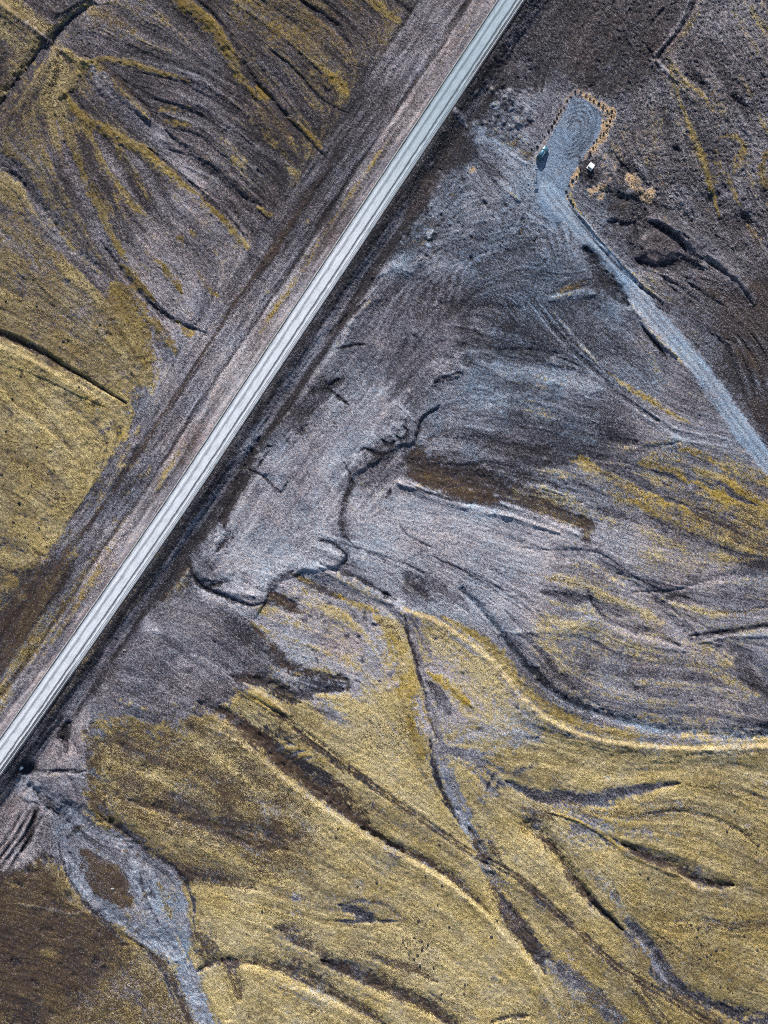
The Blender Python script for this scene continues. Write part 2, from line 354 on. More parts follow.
    L([(674, 84), (683, 108), (692, 135), (705, 165), (711, 190), (722, 224)], 2.6, 'och', jag=2, a=.95, h=.15)
    L([(668, 92), (660, 110), (658, 130)], 3.5, 'dgr', a=.9); L([(660, 130), (668, 100)], 2, 'olv', a=.5); L([(674, 92), (680, 125), (690, 150)], 6, 'dgr', a=.5)
    L([(678, 80), (700, 92), (714, 112)], 2.5, 'olv', a=.8, O=.8); L([(718, 138), (736, 138), (742, 150), (730, 178), (738, 200)], 3.5, 'olv', a=.7, jag=4, O=.8)
    L([(715, 145), (722, 175), (735, 200)], 3, 'olv', a=.55, jag=4, O=.8)
    L([(740, 75), (752, 95), (756, 115)], 3, 'olv', a=.6, jag=4, O=.8); L([(765, 150), (762, 175), (770, 210)], 3.5, 'olv', a=.8, jag=3, O=.9)
    L([(722, 190), (732, 206), (745, 222)], 6, 'dgr', a=.6, jag=3); L([(706, 196), (714, 200)], 5, 'blk', a=.9, h=-.4, jag=2); L([(742, 218), (748, 220)], 5, 'blk', a=.9, h=-.4, jag=2)
    L([(674, 150), (680, 153)], 4, 'blk', a=.8, h=-.3, jag=2); L([(720, 220), (738, 228), (752, 226)], 5, 'drk', a=.7, jag=4, h=-.3)
    for k in range(22):
        u = 600 + (k * 67) % 190; v = 10 + (k * 43) % 240
        L([(u, v), (u + 8, v + 12), (u + 12 + k % 5, v + 28)], 2.2 + k % 3, ('bm', 'dgr', 'drk', 'olv', 'gry')[k % 5], a=.5, jag=6, h=(-.15, .25, -.35, .1, .3)[k % 5], flow=.4)
    L([(640, 20), (620, 60), (600, 90)], 5, 'drk', a=.5, jag=5); L([(700, 40), (725, 70), (745, 110), (768, 140)], 8, 'drk', a=.5, jag=6)
    L([(745, 0), (768, 30), (800, 60)], 4, 'olv', a=.5, jag=4)
    # diggings south of the lot
    L([(618, 166), (626, 172), (634, 178)], 5, 'blk', a=.9, jag=3, h=-.3); L([(626, 175), (634, 182), (633, 190)], 4, 'tan', jag=3, a=.9)
    L([(643, 192), (650, 196), (654, 200)], 5, 'tan', jag=2, h=.3)
    L([(638, 204), (637, 222), (635, 244), (640, 262)], 5, 'dgr', h=-.6, tap='n', jag=2, G=.22); L([(644, 206), (646, 222), (642, 234)], 2, 'drk', h=-.2)
    L([(600, 190), (618, 196), (636, 200)], 3, 'dgr', h=-.35, jag=2); L([(606, 196), (622, 199), (634, 203)], 2, 'drk', h=-.2, jag=2)
    L([(608, 222), (622, 226), (634, 224)], 3, 'drk', h=-.35, jag=2); L([(608, 210), (620, 206), (630, 206)], 4, 'brn', a=.6, jag=3)
    L([(650, 222), (668, 232), (680, 242), (686, 252)], 3, 'drk', h=-.5, jag=1); L([(646, 218), (664, 222), (684, 236), (700, 256)], 4, 'gry', h=.35, jag=2)
    L([(634, 262), (655, 266), (685, 262), (702, 270)], 5, 'blk', a=.9, h=-.3, jag=3); L([(645, 234), (668, 240), (678, 250)], 6, 'bei', a=.35, jag=4)
    L([(642, 252), (660, 248), (678, 252)], 4, 'dgr', h=.25); L([(700, 258), (716, 268), (736, 282), (752, 304)], 2.4, 'drk', h=-.45, jag=1); L([(706, 254), (730, 272), (758, 300)], 4, 'gry', a=.8, h=.25)
    L([(660, 276), (680, 288), (700, 304)], 2.4, 'drk', h=-.3, jag=3); L([(684, 280), (704, 296), (722, 306)], 2.4, 'drk', h=-.3, jag=3)
    L([(660, 262), (664, 280), (680, 296), (694, 306)], 2.2, 'blk', h=-.3, jag=3)
    for k in range(10):
        L([(706 + k * 7, 326 + (k % 3) * 5), (724 + k * 6, 346), (735 + k * 6, 372), (745 + k * 5, 402)], 1.5, ('blk', 'gry')[k % 2], a=.6, jag=4, h=(-.25, .15)[k % 2])
    L([(735, 352), (755, 362), (768, 375)], 8, 'brn', a=.5, jag=6, B=1)
    # ================= moss right of the side track, right middle
    for (x, y, l) in ((640, 462, 60), (660, 476, 70), (690, 470, 60), (700, 492, 70), (640, 494, 60), (720, 486, 50), (620, 500, 60), (740, 500, 50), (680, 450, 50)):
        L([(x, y), (x + l * .4, y + 6), (x + l, y + 24)], 3.5, 'och', a=.75, jag=6)
    for (x, y, l) in ((650, 470, 60), (700, 482, 60), (630, 486, 70), (690, 505, 80), (560, 500, 80)):
        L([(x, y), (x + l * .4, y + 8), (x + l, y + 26)], 2.5, 'dgr', a=.8, jag=6, h=-.15)
    L([(690, 512), (730, 530), (768, 552)], 6, 'brn', a=.6, jag=5); L([(720, 545), (745, 560), (790, 570)], 4, 'drk', a=.5)
    L([(512, 548), (545, 550), (592, 552), (630, 572)], 1.8, 'drk', a=.8, h=-.2)
    L([(500, 540), (540, 548), (560, 548), (582, 540)], 4, 'olv', a=.6, O=.6, jag=4)
    L([(560, 553), (592, 555), (616, 574), (636, 590), (652, 596), (676, 624), (692, 640), (722, 650), (742, 655), (768, 678), (800, 700)], 5, 'sil', h=-.35, tap='n', G=.48, jag=3)
    L([(632, 594), (655, 592), (676, 590), (702, 582), (740, 575), (800, 580)], 4, 'sil', h=-.25, tap='s', G=.5, jag=3)
    L([(620, 590), (660, 612), (690, 622), (740, 620), (800, 612)], 2, 'sil', a=.8, jag=3); L([(676, 600), (700, 612), (742, 612), (780, 604)], 1.8, 'bm', a=.8, h=-.15)
    L([(660, 604), (672, 598), (688, 598)], 3, 'nav', a=.9, jag=2, h=-.2); L([(690, 636), (735, 631), (768, 626), (800, 626)], 2.4, 'drk', h=-.35); L([(700, 642), (740, 636), (800, 634)], 2.4, 'bei', h=.3)
    L([(732, 650), (745, 665), (752, 682), (775, 700)], 7, 'nav', a=.7, jag=4); L([(588, 590), (591, 598), (592, 604)], 2.6, 'drk', h=-.3, jag=1)
    L([(592, 604), (608, 620), (632, 630), (652, 634), (680, 646)], 3.2, 'nav', h=-.35, jag=2)
    L([(512, 596), (530, 594), (560, 598), (585, 602)], 5, 'nav', a=.5, jag=5); L([(512, 572), (560, 580), (592, 588)], 3, 'bm', a=.5)
    L([(512, 632), (560, 631), (596, 622), (620, 634), (662, 644), (684, 650)], 6, 'bei', a=.7, h=.3, jag=3); L([(600, 560), (650, 580), (690, 584)], 3, 'nav', a=.5)
    L([(580, 665), (620, 668), (680, 672), (720, 682)], 12, 'gry', a=.7, jag=7, G=.4); L([(640, 655), (700, 668), (768, 700)], 4, 'bm', a=.4)
    L([(590, 640), (610, 650), (640, 662)], 3, 'nav', a=.6)
    for k in range(6):
        L([(600 + k * 14, 560 + k * 9), (650 + k * 10, 578 + k * 12), (700 + k * 8, 590 + k * 16)], 1.6, ('bei', 'nav')[k % 2], a=.5, jag=4, h=(.12, -.12)[k % 2])
    # dark channel and the bright ridge line above the moss
    L([(462, 590), (478, 606), (496, 626), (515, 650), (530, 670), (550, 690), (580, 706), (640, 724), (700, 733), (768, 734), (900, 728)], 5.5, 'nav', h=-.5, tap='s', jag=2, G=.2, asym=1.8, E=.1)
    L([(490, 625), (520, 662), (552, 694), (600, 718), (660, 730), (740, 730)], 2, 'sil', a=.6, jag=2); L([(505, 610), (540, 650), (575, 690), (600, 706)], 3, 'nav', a=.6, h=-.15)
    L([(440, 616), (470, 632), (498, 655), (520, 684), (548, 708), (580, 724), (640, 738)], 6, 'och', a=.9, jag=2, O=.75)
    L([(402, 608), (438, 622), (470, 642), (498, 667), (520, 694), (550, 720), (582, 735), (622, 743), (700, 749), (768, 745), (900, 742)], 2.7, 'edge', step=0.68, tap='n', jag=1)
    L([(560, 742), (620, 750), (700, 758), (768, 755)], 6, 'moss', a=.6, O=.2)
    # spring and its stream
    L([(296, 574), (340, 590), (378, 606), (402, 617)], 6, 'sil', h=-.35, G=.62, jag=2); L([(325, 571), (360, 590), (398, 606)], 2.6, 'bei', h=.3, jag=1)
    L([(320, 564), (356, 578), (392, 598)], 2.6, 'drk', h=-.35, jag=2); L([(296, 576), (322, 590), (345, 600)], 2.6, 'brn', a=.8, asym=1.9, h=-.2); L([(330, 592), (360, 606), (380, 612)], 3, 'och', a=.7)
    L([(397, 600), (403, 606)], 5, 'edge', T=.2, G=1, M=.2, jag=2, step=0.17); L([(405, 580), (412, 590), (430, 602)], 5, 'brn', a=.5, jag=4)
    L([(376, 616), (394, 638), (404, 676), (416, 722), (424, 760)], 11, 'och', a=.9, h=.2, jag=3, O=.85)
    L([(380, 616), (392, 628), (402, 640)], 5, 'bm', a=.8); L([(300, 600), (340, 615), (370, 640)], 4, 'pale', a=.6)
    L([(404, 614), (411, 640), (418, 665), (424, 690), (430, 722), (437, 738)], 2.2, 'blk', h=-.6, jag=2)
    L([(407, 620), (414, 640), (420, 662), (428, 690), (431, 714)], 2.2, 'lit', h=-.2, G=.7, jag=1, tap='n'); L([(420, 700), (426, 724), (436, 748), (446, 780), (458, 806), (480, 848), (498, 888)], 6, 'sil', h=-.35, G=.62, jag=3, tap='n')
    L([(430, 740), (434, 768), (445, 800), (462, 826)], 3, 'blk', a=.85, h=-.4); L([(452, 770), (462, 800), (474, 824)], 2, 'sil', a=.9)
    L([(426, 672), (440, 680), (456, 692), (472, 706)], 4, 'och', h=.2, jag=1); L([(425, 680), (440, 695), (450, 715)], 4, 'nav', a=.7)
    L([(445, 740), (462, 730), (480, 722)], 5, 'och', a=.6, jag=4); L([(440, 760), (470, 745), (500, 742)], 4, 'olv', a=.6)
    L([(440, 752), (462, 756), (490, 772), (512, 784)], 7, 'nav', a=.8, G=.42, jag=4); L([(470, 780), (490, 790), (478, 800)], 6, 'sil', a=.6, jag=4)
    L([(494, 772), (486, 790)], 1.6, 'nav'); L([(502, 775), (496, 788)], 1.4, 'nav')
    L([(455, 808), (468, 824), (482, 846)], 4, 'lit', a=.9, h=-.2, jag=1); L([(480, 850), (492, 872), (498, 888)], 4, 'lit', G=.7, jag=1)
    L([(488, 840), (505, 868), (520, 880)], 3.5, 'brn', a=.8); L([(470, 830), (488, 872), (505, 915), (530, 950), (545, 975)], 6, 'brn', a=.85, asym=1.9, h=-.4, jag=3)
    L([(500, 895), (520, 925), (540, 955), (565, 975), (590, 992), (612, 1010), (650, 1050)], 7, 'dgr', a=.75, jag=5, h=-.2, B=.5)
    L([(545, 960), (556, 975), (550, 990)], 4, 'pale', a=.6, jag=4)
    # ================= moss ridges and gullies, lower middle
    L([(170, 735), (230, 760), (300, 812), (380, 870), (440, 900)], 16, 'none', K=.8, O=.1, a=.6, jag=6)
    L([(200, 702), (226, 716), (256, 738), (286, 766), (318, 792), (345, 812), (372, 835), (402, 852)], 7, 'brn', asym=1.9, h=-.7, jag=3, B=.95)
    L([(360, 828), (402, 852), (432, 866), (462, 888), (490, 915)], 2.8, 'brn', asym=1.9, h=-.45, jag=1)
    L([(340, 740), (400, 780), (440, 812)], 10, 'none', K=.75, a=.5, jag=5)
    L([(196, 722), (240, 742), (275, 770), (310, 798), (345, 822), (385, 846), (430, 872), (468, 898), (500, 930), (530, 962), (550, 1000), (566, 1040)], 2.8, 'edge', step=0.51, jag=1, T=.45)
    L([(215, 640), (240, 664), (262, 680), (300, 692), (345, 690)], 7, 'nav', a=.9, h=-.35, jag=4, G=.15); L([(262, 610), (272, 596), (292, 606), (304, 612)], 5, 'brn', a=.8, jag=4)
    L([(256, 640), (280, 665), (320, 680), (345, 684)], 3, 'drk', a=.7, jag=3); L([(290, 675), (320, 672), (340, 676)], 4, 'olv', a=.6)
    L([(228, 684), (246, 692), (270, 704), (292, 716)], 3.5, 'och', a=.9, h=.2); L([(240, 688), (258, 700), (278, 716)], 2, 'edge', a=.8, step=0.17)
    L([(258, 700), (290, 726), (320, 752), (345, 775)], 2.4, 'brn', a=.8, asym=1.9, h=-.25)
    L([(275, 742), (300, 752), (322, 760)], 5, 'och', a=.6, jag=4); L([(276, 748), (300, 760), (310, 768)], 4, 'nav', a=.5, jag=4)
    for o in (0, 5):   # vehicle track over the moss
        L([(240, 690 + o), (292, 722 + o), (345, 762 + o), (385, 792 + o), (425, 820 + o), (470, 850 + o), (512, 872 + o), (546, 900 + o), (592, 942 + o), (622, 968 + o), (662, 992 + o), (716, 1026 + o), (800, 1080)], 1.7, 'brn', h=-.22, tap='n', jag=1, B=.7, a=.85)
    L([(612, 966), (634, 992), (652, 1016), (680, 1060)], 1.8, 'brn', a=.8, jag=1, asym=1.9, h=-.15); L([(620, 968), (642, 990), (664, 1018), (690, 1050)], 1.6, 'brn', a=.8, jag=1, asym=1.9, h=-.15)
    L([(500, 880), (530, 898), (560, 925), (600, 962)], 2, 'brn', a=.4, jag=2)
    L([(250, 832), (275, 836), (306, 838)], 4.5, 'brn', asym=1.9, h=-.3, jag=3, a=.9); L([(256, 840), (275, 845), (290, 854)], 3, 'brn', a=.9, jag=2)
    L([(300, 765), (316, 778), (330, 784)], 5, 'nav', a=.6, jag=3); L([(240, 788), (265, 792), (290, 795)], 5, 'pale', a=.6, jag=5); L([(225, 830), (265, 815), (300, 812)], 8, 'pale', a=.4, jag=6)
    L([(338, 905), (352, 910), (366, 916), (380, 921)], 3.4, 'nav', h=-.3, jag=2); L([(334, 921), (360, 921), (400, 922)], 1.8, 'drk', a=.9, h=-.2, jag=1)
    L([(345, 903), (370, 902), (388, 908), (402, 918)], 1.4, 'brn', a=.7, asym=1.9, h=-.15, jag=1); L([(388, 852), (398, 856), (406, 858)], 3, 'brn', a=.6, jag=2); L([(336, 848), (346, 854)], 3, 'brn', a=.5, jag=3)
    L([(272, 927), (300, 940), (330, 955)], 5, 'brn', a=.8, asym=1.9, h=-.3, jag=3); L([(322, 960), (352, 974), (378, 986), (405, 998), (432, 1012), (460, 1030)], 5, 'brn', asym=1.9, h=-.65, jag=2, G=.1)
    L([(366, 955), (390, 964), (416, 972), (440, 984)], 2.5, 'brn', a=.7, asym=1.9, h=-.2); L([(180, 885), (230, 900), (270, 912), (330, 930)], 2.5, 'bm', a=.5)
    L([(196, 972), (216, 962), (240, 962), (272, 968), (300, 976), (332, 994), (372, 1016), (400, 1040)], 4.5, 'brn', asym=1.9, h=-.5, jag=2, a=.95)
    L([(284, 984), (310, 992), (340, 1006), (372, 1026)], 3, 'edge', step=0.34, G=.9, T=.2, jag=2); L([(300, 995), (330, 1010), (345, 1024)], 7, 'pale', a=.7, jag=5)
    L([(222, 960), (232, 980), (240, 1002)], 4, 'brn', a=.8, asym=1.9, h=-.3); L([(490, 1024), (505, 1018), (530, 1016)], 2, 'brn', a=.9, asym=1.9, h=-.3)
    # brown bands left of centre
    L([(95, 735), (140, 750), (200, 775), (250, 800)], 7, 'bm', B=.66, K=.15, a=.8, jag=6)
    L([(100, 775), (150, 790), (200, 808)], 6, 'bm', B=.64, K=.15, a=.8, jag=6)
    L([(105, 760), (160, 778), (215, 800)], 4, 'moss', K=.8, a=.7, jag=5)
    L([(130, 800), (165, 812), (205, 826), (256, 845), (290, 852)], 5, 'brn', asym=1.9, h=-.35, jag=4, a=.9); L([(100, 745), (150, 760), (200, 790), (256, 830)], 6, 'bm', a=.7, jag=4)
    L([(90, 768), (130, 772), (180, 775), (230, 800)], 5, 'olv', a=.7, jag=4); L([(150, 725), (190, 738), (225, 765), (256, 790)], 5, 'moss', a=.8)
    L([(110, 820), (130, 845), (160, 868), (180, 880), (215, 880), (256, 890)], 6, 'brn', asym=1.9, h=-.4, jag=3, a=.95); L([(92, 800), (120, 815), (150, 840)], 5, 'olv', a=.7)
    L([(130, 830), (170, 840), (215, 855), (256, 870)], 10, 'moss', a=.8, jag=4); L([(186, 890), (220, 898), (256, 912)], 12, 'moss', a=.8, O=.25)
    L([(190, 935), (205, 948), (220, 962)], 10, 'brn', a=.8, jag=5); L([(100, 740), (112, 752)], 5, 'brn', a=.4, jag=5)
    L([(86, 722), (86, 760), (92, 800), (100, 815)], 5, 'brn', a=.6, jag=4, O=.8); L([(88, 790), (96, 812)], 5, 'olv', a=.7, O=.9)
    # ================= lower right
    L([(505, 780), (540, 796), (600, 798), (640, 789), (680, 784)], 6.5, 'nav', h=-.4, jag=2, G=.22, rough=.35); L([(512, 772), (524, 768), (540, 764)], 3, 'nav', a=.7)
    L([(540, 800), (570, 812), (600, 826), (640, 832), (668, 842)], 7, 'nav', a=.7, jag=5, G=.35); L([(600, 835), (615, 842), (626, 846)], 5, 'nav', a=.9, h=-.2, jag=2)
    L([(560, 800), (600, 812), (650, 812), (700, 806)], 4, 'bm', a=.7, jag=4); L([(524, 812), (545, 818), (560, 815)], 6, 'bm', a=.7, jag=5)
    L([(548, 812), (575, 820), (600, 832), (624, 850), (655, 866), (684, 878), (722, 892)], 2.2, 'olv', a=.9, O=.8, h=.35, jag=1)
    L([(622, 844), (650, 860), (675, 868), (700, 884), (734, 886)], 3, 'brn', asym=1.9, h=-.5, jag=1); L([(680, 876), (700, 887), (722, 891)], 1.8, 'edge', step=0.26, jag=1)
    L([(640, 815), (680, 812), (710, 818), (740, 832), (758, 848)], 1.5, 'brn', a=.7, asym=1.9, h=-.2, jag=1); L([(700, 788), (730, 790), (768, 800)], 1.5, 'brn', a=.5, asym=1.9, h=-.12); L([(650, 790), (700, 786), (768, 808)], 2, 'bm', a=.5)
    L([(630, 836), (660, 845), (690, 862), (720, 876)], 6, 'pale', a=.5, jag=4)
    L([(530, 826), (548, 842), (566, 866), (584, 892), (604, 914), (622, 930)], 7, 'brn', h=-.7, tap='e', jag=2, G=.05); L([(532, 828), (540, 830)], 3.5, 'lit', jag=1)
    L([(556, 826), (580, 850), (600, 872), (618, 900), (632, 924)], 5, 'pale', a=.8, jag=4, O=0); L([(570, 826), (590, 840), (604, 846)], 6, 'nav', a=.5, jag=4)
    L([(524, 834), (545, 860), (575, 896), (600, 920)], 2, 'edge', a=.5, step=0.26, jag=1)
    L([(630, 928), (648, 946), (662, 972), (680, 990), (712, 1004), (750, 1018), (800, 1030)], 6, 'nav', h=-.5, tap='n', jag=2, G=.2); L([(640, 942), (652, 960), (668, 984)], 2.5, 'sil', a=.9, jag=1)
    L([(662, 984), (690, 1005), (716, 1024), (740, 1050)], 6, 'brn', a=.8, jag=3)
    L([(655, 922), (700, 924), (740, 926), (790, 920)], 6, 'brn', a=.5, jag=5); L([(512, 900), (524, 930), (545, 955)], 5, 'brn', a=.6, jag=4)
    L([(560, 1040), (580, 1000), (620, 1005)], 5, 'bm', a=.5, jag=5); L([(530, 985), (556, 985), (600, 1015)], 5, 'pale', a=.4, jag=5)
    L([(600, 870), (612, 878), (620, 905)], 3, 'brn', a=.5, jag=4)
    # ================= lower left: washed gravel fan, stream
    poly([(112, 640), (135, 612), (190, 608), (232, 622), (262, 642), (262, 682), (236, 692), (215, 706), (170, 722), (128, 716), (88, 702), (95, 665)], 'gry', G=.43, M=.03, B=.12, soft=5, jag=5)
    L([(112, 610), (132, 617), (160, 634)], 6, 'lit', G=.72, h=.2, jag=3); L([(160, 634), (190, 655), (230, 680)], 2.4, 'dgr', a=.6); L([(190, 654), (212, 668), (236, 684)], 3.5, 'bei', a=.6, h=.2, jag=1)
    L([(190, 578), (205, 592), (228, 602), (256, 616), (290, 628)], 6.5, 'lit', G=.8, jag=4, a=.9); L([(225, 620), (240, 632), (262, 650)], 8, 'dgr', a=.7, jag=5)
    L([(135, 560), (150, 540), (170, 520), (182, 505)], 9, 'sil', a=.8, jag=5, G=.5); L([(180, 560), (200, 535), (222, 505), (236, 480)], 6, 'brn', a=.9, jag=5, G=0, asym=1.9, h=-.35)
    L([(160, 600), (175, 585), (190, 560)], 6, 'brn', a=.8, jag=5, G=0); L([(150, 590), (160, 570), (190, 540)], 6, 'dgr', a=.6, jag=5); L([(230, 475), (238, 462), (256, 448)], 4, 'blk', a=.8, jag=5)
    poly([(0, 800), (30, 770), (62, 700), (92, 675), (88, 740), (90, 790), (78, 815), (48, 850), (10, 870), (-60, 900), (-60, 860)], 'sil', G=.58, B=.12, M=.04, E=.7, soft=4, jag=6)
    L([(62, 742), (68, 750), (66, 730), (70, 722)], 5, 'blk', a=.95, h=-.5, jag=2)
    for k in range(7):
        L([(-20 + k * 5, 872 - k * 2 + k * 1.5), (4 + k * 6, 842 - k * 3), (22 + k * 5, 812 - k)], 1.8, ('drk', 'lit')[k % 2], a=.7, h=(-.25, .2)[k % 2], jag=2)
    L([(34, 770), (52, 771), (80, 770)], 1.3, 'drk', h=-.3, jag=1); L([(40, 776), (60, 775), (85, 778)], 2.5, 'bei', a=.7, h=.2, jag=2)
    L([(28, 785), (46, 800), (60, 812), (76, 824)], 7, 'dgr', a=.6, h=-.3)
    poly([(30, 795), (60, 800), (80, 820), (78, 850), (60, 862), (45, 850), (34, 825)], 'sil', G=.5, soft=4)
    poly([(56, 822), (84, 822), (116, 838), (158, 866), (184, 896), (192, 940), (180, 958), (150, 948), (108, 918), (74, 882), (60, 852)], 'sil', G=.56, E=.4, soft=6, jag=8, a=.75)
    poly([(78, 848), (100, 852), (122, 866), (134, 890), (132, 906), (112, 904), (92, 890), (80, 868)], 'bm', M=.5, B=.8, soft=3, jag=3)
    L([(26, 780), (50, 800), (72, 817), (100, 836), (128, 852), (142, 880), (150, 908), (165, 938), (176, 956), (190, 986), (206, 1026), (225, 1080)], 10, 'lit', E=.3, G=.68, S=.7, h=-.5, tap='n', jag=2)
    L([(50, 806), (72, 822), (98, 842), (122, 850)], 1.5, 'bei', jag=1, h=.2, a=.9); L([(60, 806), (80, 820), (104, 840), (130, 856), (146, 890), (156, 925)], 3, 'sil', G=.75, jag=2)
    L([(66, 810), (60, 838), (72, 868), (86, 892), (110, 914), (140, 934), (168, 946)], 7, 'sil', E=.3, G=.6, S=.7, h=-.4, tap='n', jag=2)
    for k in range(34):
        u = 12 + (k * 41) % 72; v = 690 + (k * 57) % 172
        if v > 790 or u > 48: L([(u, v), (u + 5 + k % 4, v + 6 + k % 5), (u + 7, v + 14)], 2.4, ('lit', 'dgr', 'bei', 'drk')[k % 4], a=.6, jag=5, h=(.18, -.2, .15, -.25)[k % 4], flow=.2)
    for o in (-11, 11):
        L([(30 + o * .6, 790 - o), (58, 806 - o), (100 + o * .3, 838 - o), (136 + o * .8, 862 - o * .7), (152 + o, 905), (168 + o, 940), (180 + o * .6, 962)], 4, 'gry', G=.55, a=.75, jag=6, h=-.15, E=.3)
    L([(92, 812), (120, 830), (150, 852), (172, 866), (190, 892), (196, 930)], 2.2, 'drk', a=.8, jag=3, h=-.25); L([(58, 842), (66, 872), (84, 902), (112, 930), (146, 950), (164, 975), (178, 1010)], 2.2, 'drk', a=.85, jag=2, h=-.3)
    L([(86, 850), (98, 856), (120, 870), (132, 888)], 1.8, 'drk', a=.8, jag=2); L([(140, 870), (146, 896), (160, 925)], 1.6, 'drk', a=.7, jag=2); L([(34, 788), (50, 808), (62, 816)], 3, 'drk', a=.85, jag=2, h=-.3); L([(36, 812), (30, 835), (20, 852)], 3, 'blk', a=.9, jag=3, h=-.4)
    L([(92, 722), (96, 760), (94, 800), (104, 822)], 9, 'bm', B=.68, K=.1, a=.85, jag=5); L([(110, 730), (130, 770), (140, 800)], 12, 'bm', B=.62, K=.15, a=.6, jag=6)
    L([(46, 775), (58, 771), (74, 773), (90, 770)], 1.3, 'blk', a=.9, jag=1, h=-.3); L([(62, 770), (74, 784), (78, 800)], 1.6, 'dgr', a=.8, jag=2, h=-.2)
    L([(66, 838), (76, 828), (80, 826)], 2, 'drk', a=.8); L([(138, 852), (160, 862), (176, 880), (180, 900), (188, 930), (182, 955)], 4, 'sil', a=.8, jag=4, G=.6)
    L([(142, 860), (150, 885), (158, 900)], 5, 'gry', a=.7, jag=3); L([(160, 880), (166, 905), (172, 920)], 4, 'bm', a=.7, jag=3); L([(85, 838), (110, 848), (130, 870)], 5, 'gry', a=.7, jag=4)
    L([(60, 800), (64, 832), (56, 845)], 6, 'gry', a=.5, jag=4); L([(120, 945), (145, 950), (170, 975), (184, 1010), (196, 1040)], 2.5, 'brn', a=.9, asym=1.9, h=-.3)
    L([(14, 904), (40, 908), (72, 914), (84, 912)], 1.8, 'tan', a=.5, h=.15); L([(110, 924), (125, 938), (150, 952)], 2, 'olv', a=.7)
    L([(125, 990), (135, 992), (142, 996)], 2, 'drk', a=.9)
    L([(-20, 690), (2, 705), (8, 722), (2, 742), (-20, 770)], 7, 'lit', G=.66, a=.9, jag=2)


def mottle(n, u0, v0, u1, v1, kinds, size=3.0, a=.55, seed=1, ang=None, inside=None):
    r = random.Random(seed)
    for k in range(n):
        u, v = r.uniform(u0, u1), r.uniform(v0, v1)
        if inside and not inside(u, v): continue
        th = R(ang) + r.gauss(0, .35) if ang is not None else r.uniform(0, 6.28)
        l = size * r.uniform(.8, 3.2); kd = r.choice(kinds)
        hh = {'drk': -.35, 'blk': -.4, 'dgr': -.2, 'brn': -.2, 'lit': .28, 'bei': .25, 'sil': .15, 'tan': .1}.get(kd, .1) * r.uniform(.4, 1)
        line([(u, v), (u + math.cos(th) * l * .5 + r.uniform(-1, 1), v + math.sin(th) * l * .5 + r.uniform(-1, 1)), (u + math.cos(th) * l, v + math.sin(th) * l)], size * r.uniform(.4, .9), kd, h=hh, a=a, jag=4, flow=0)


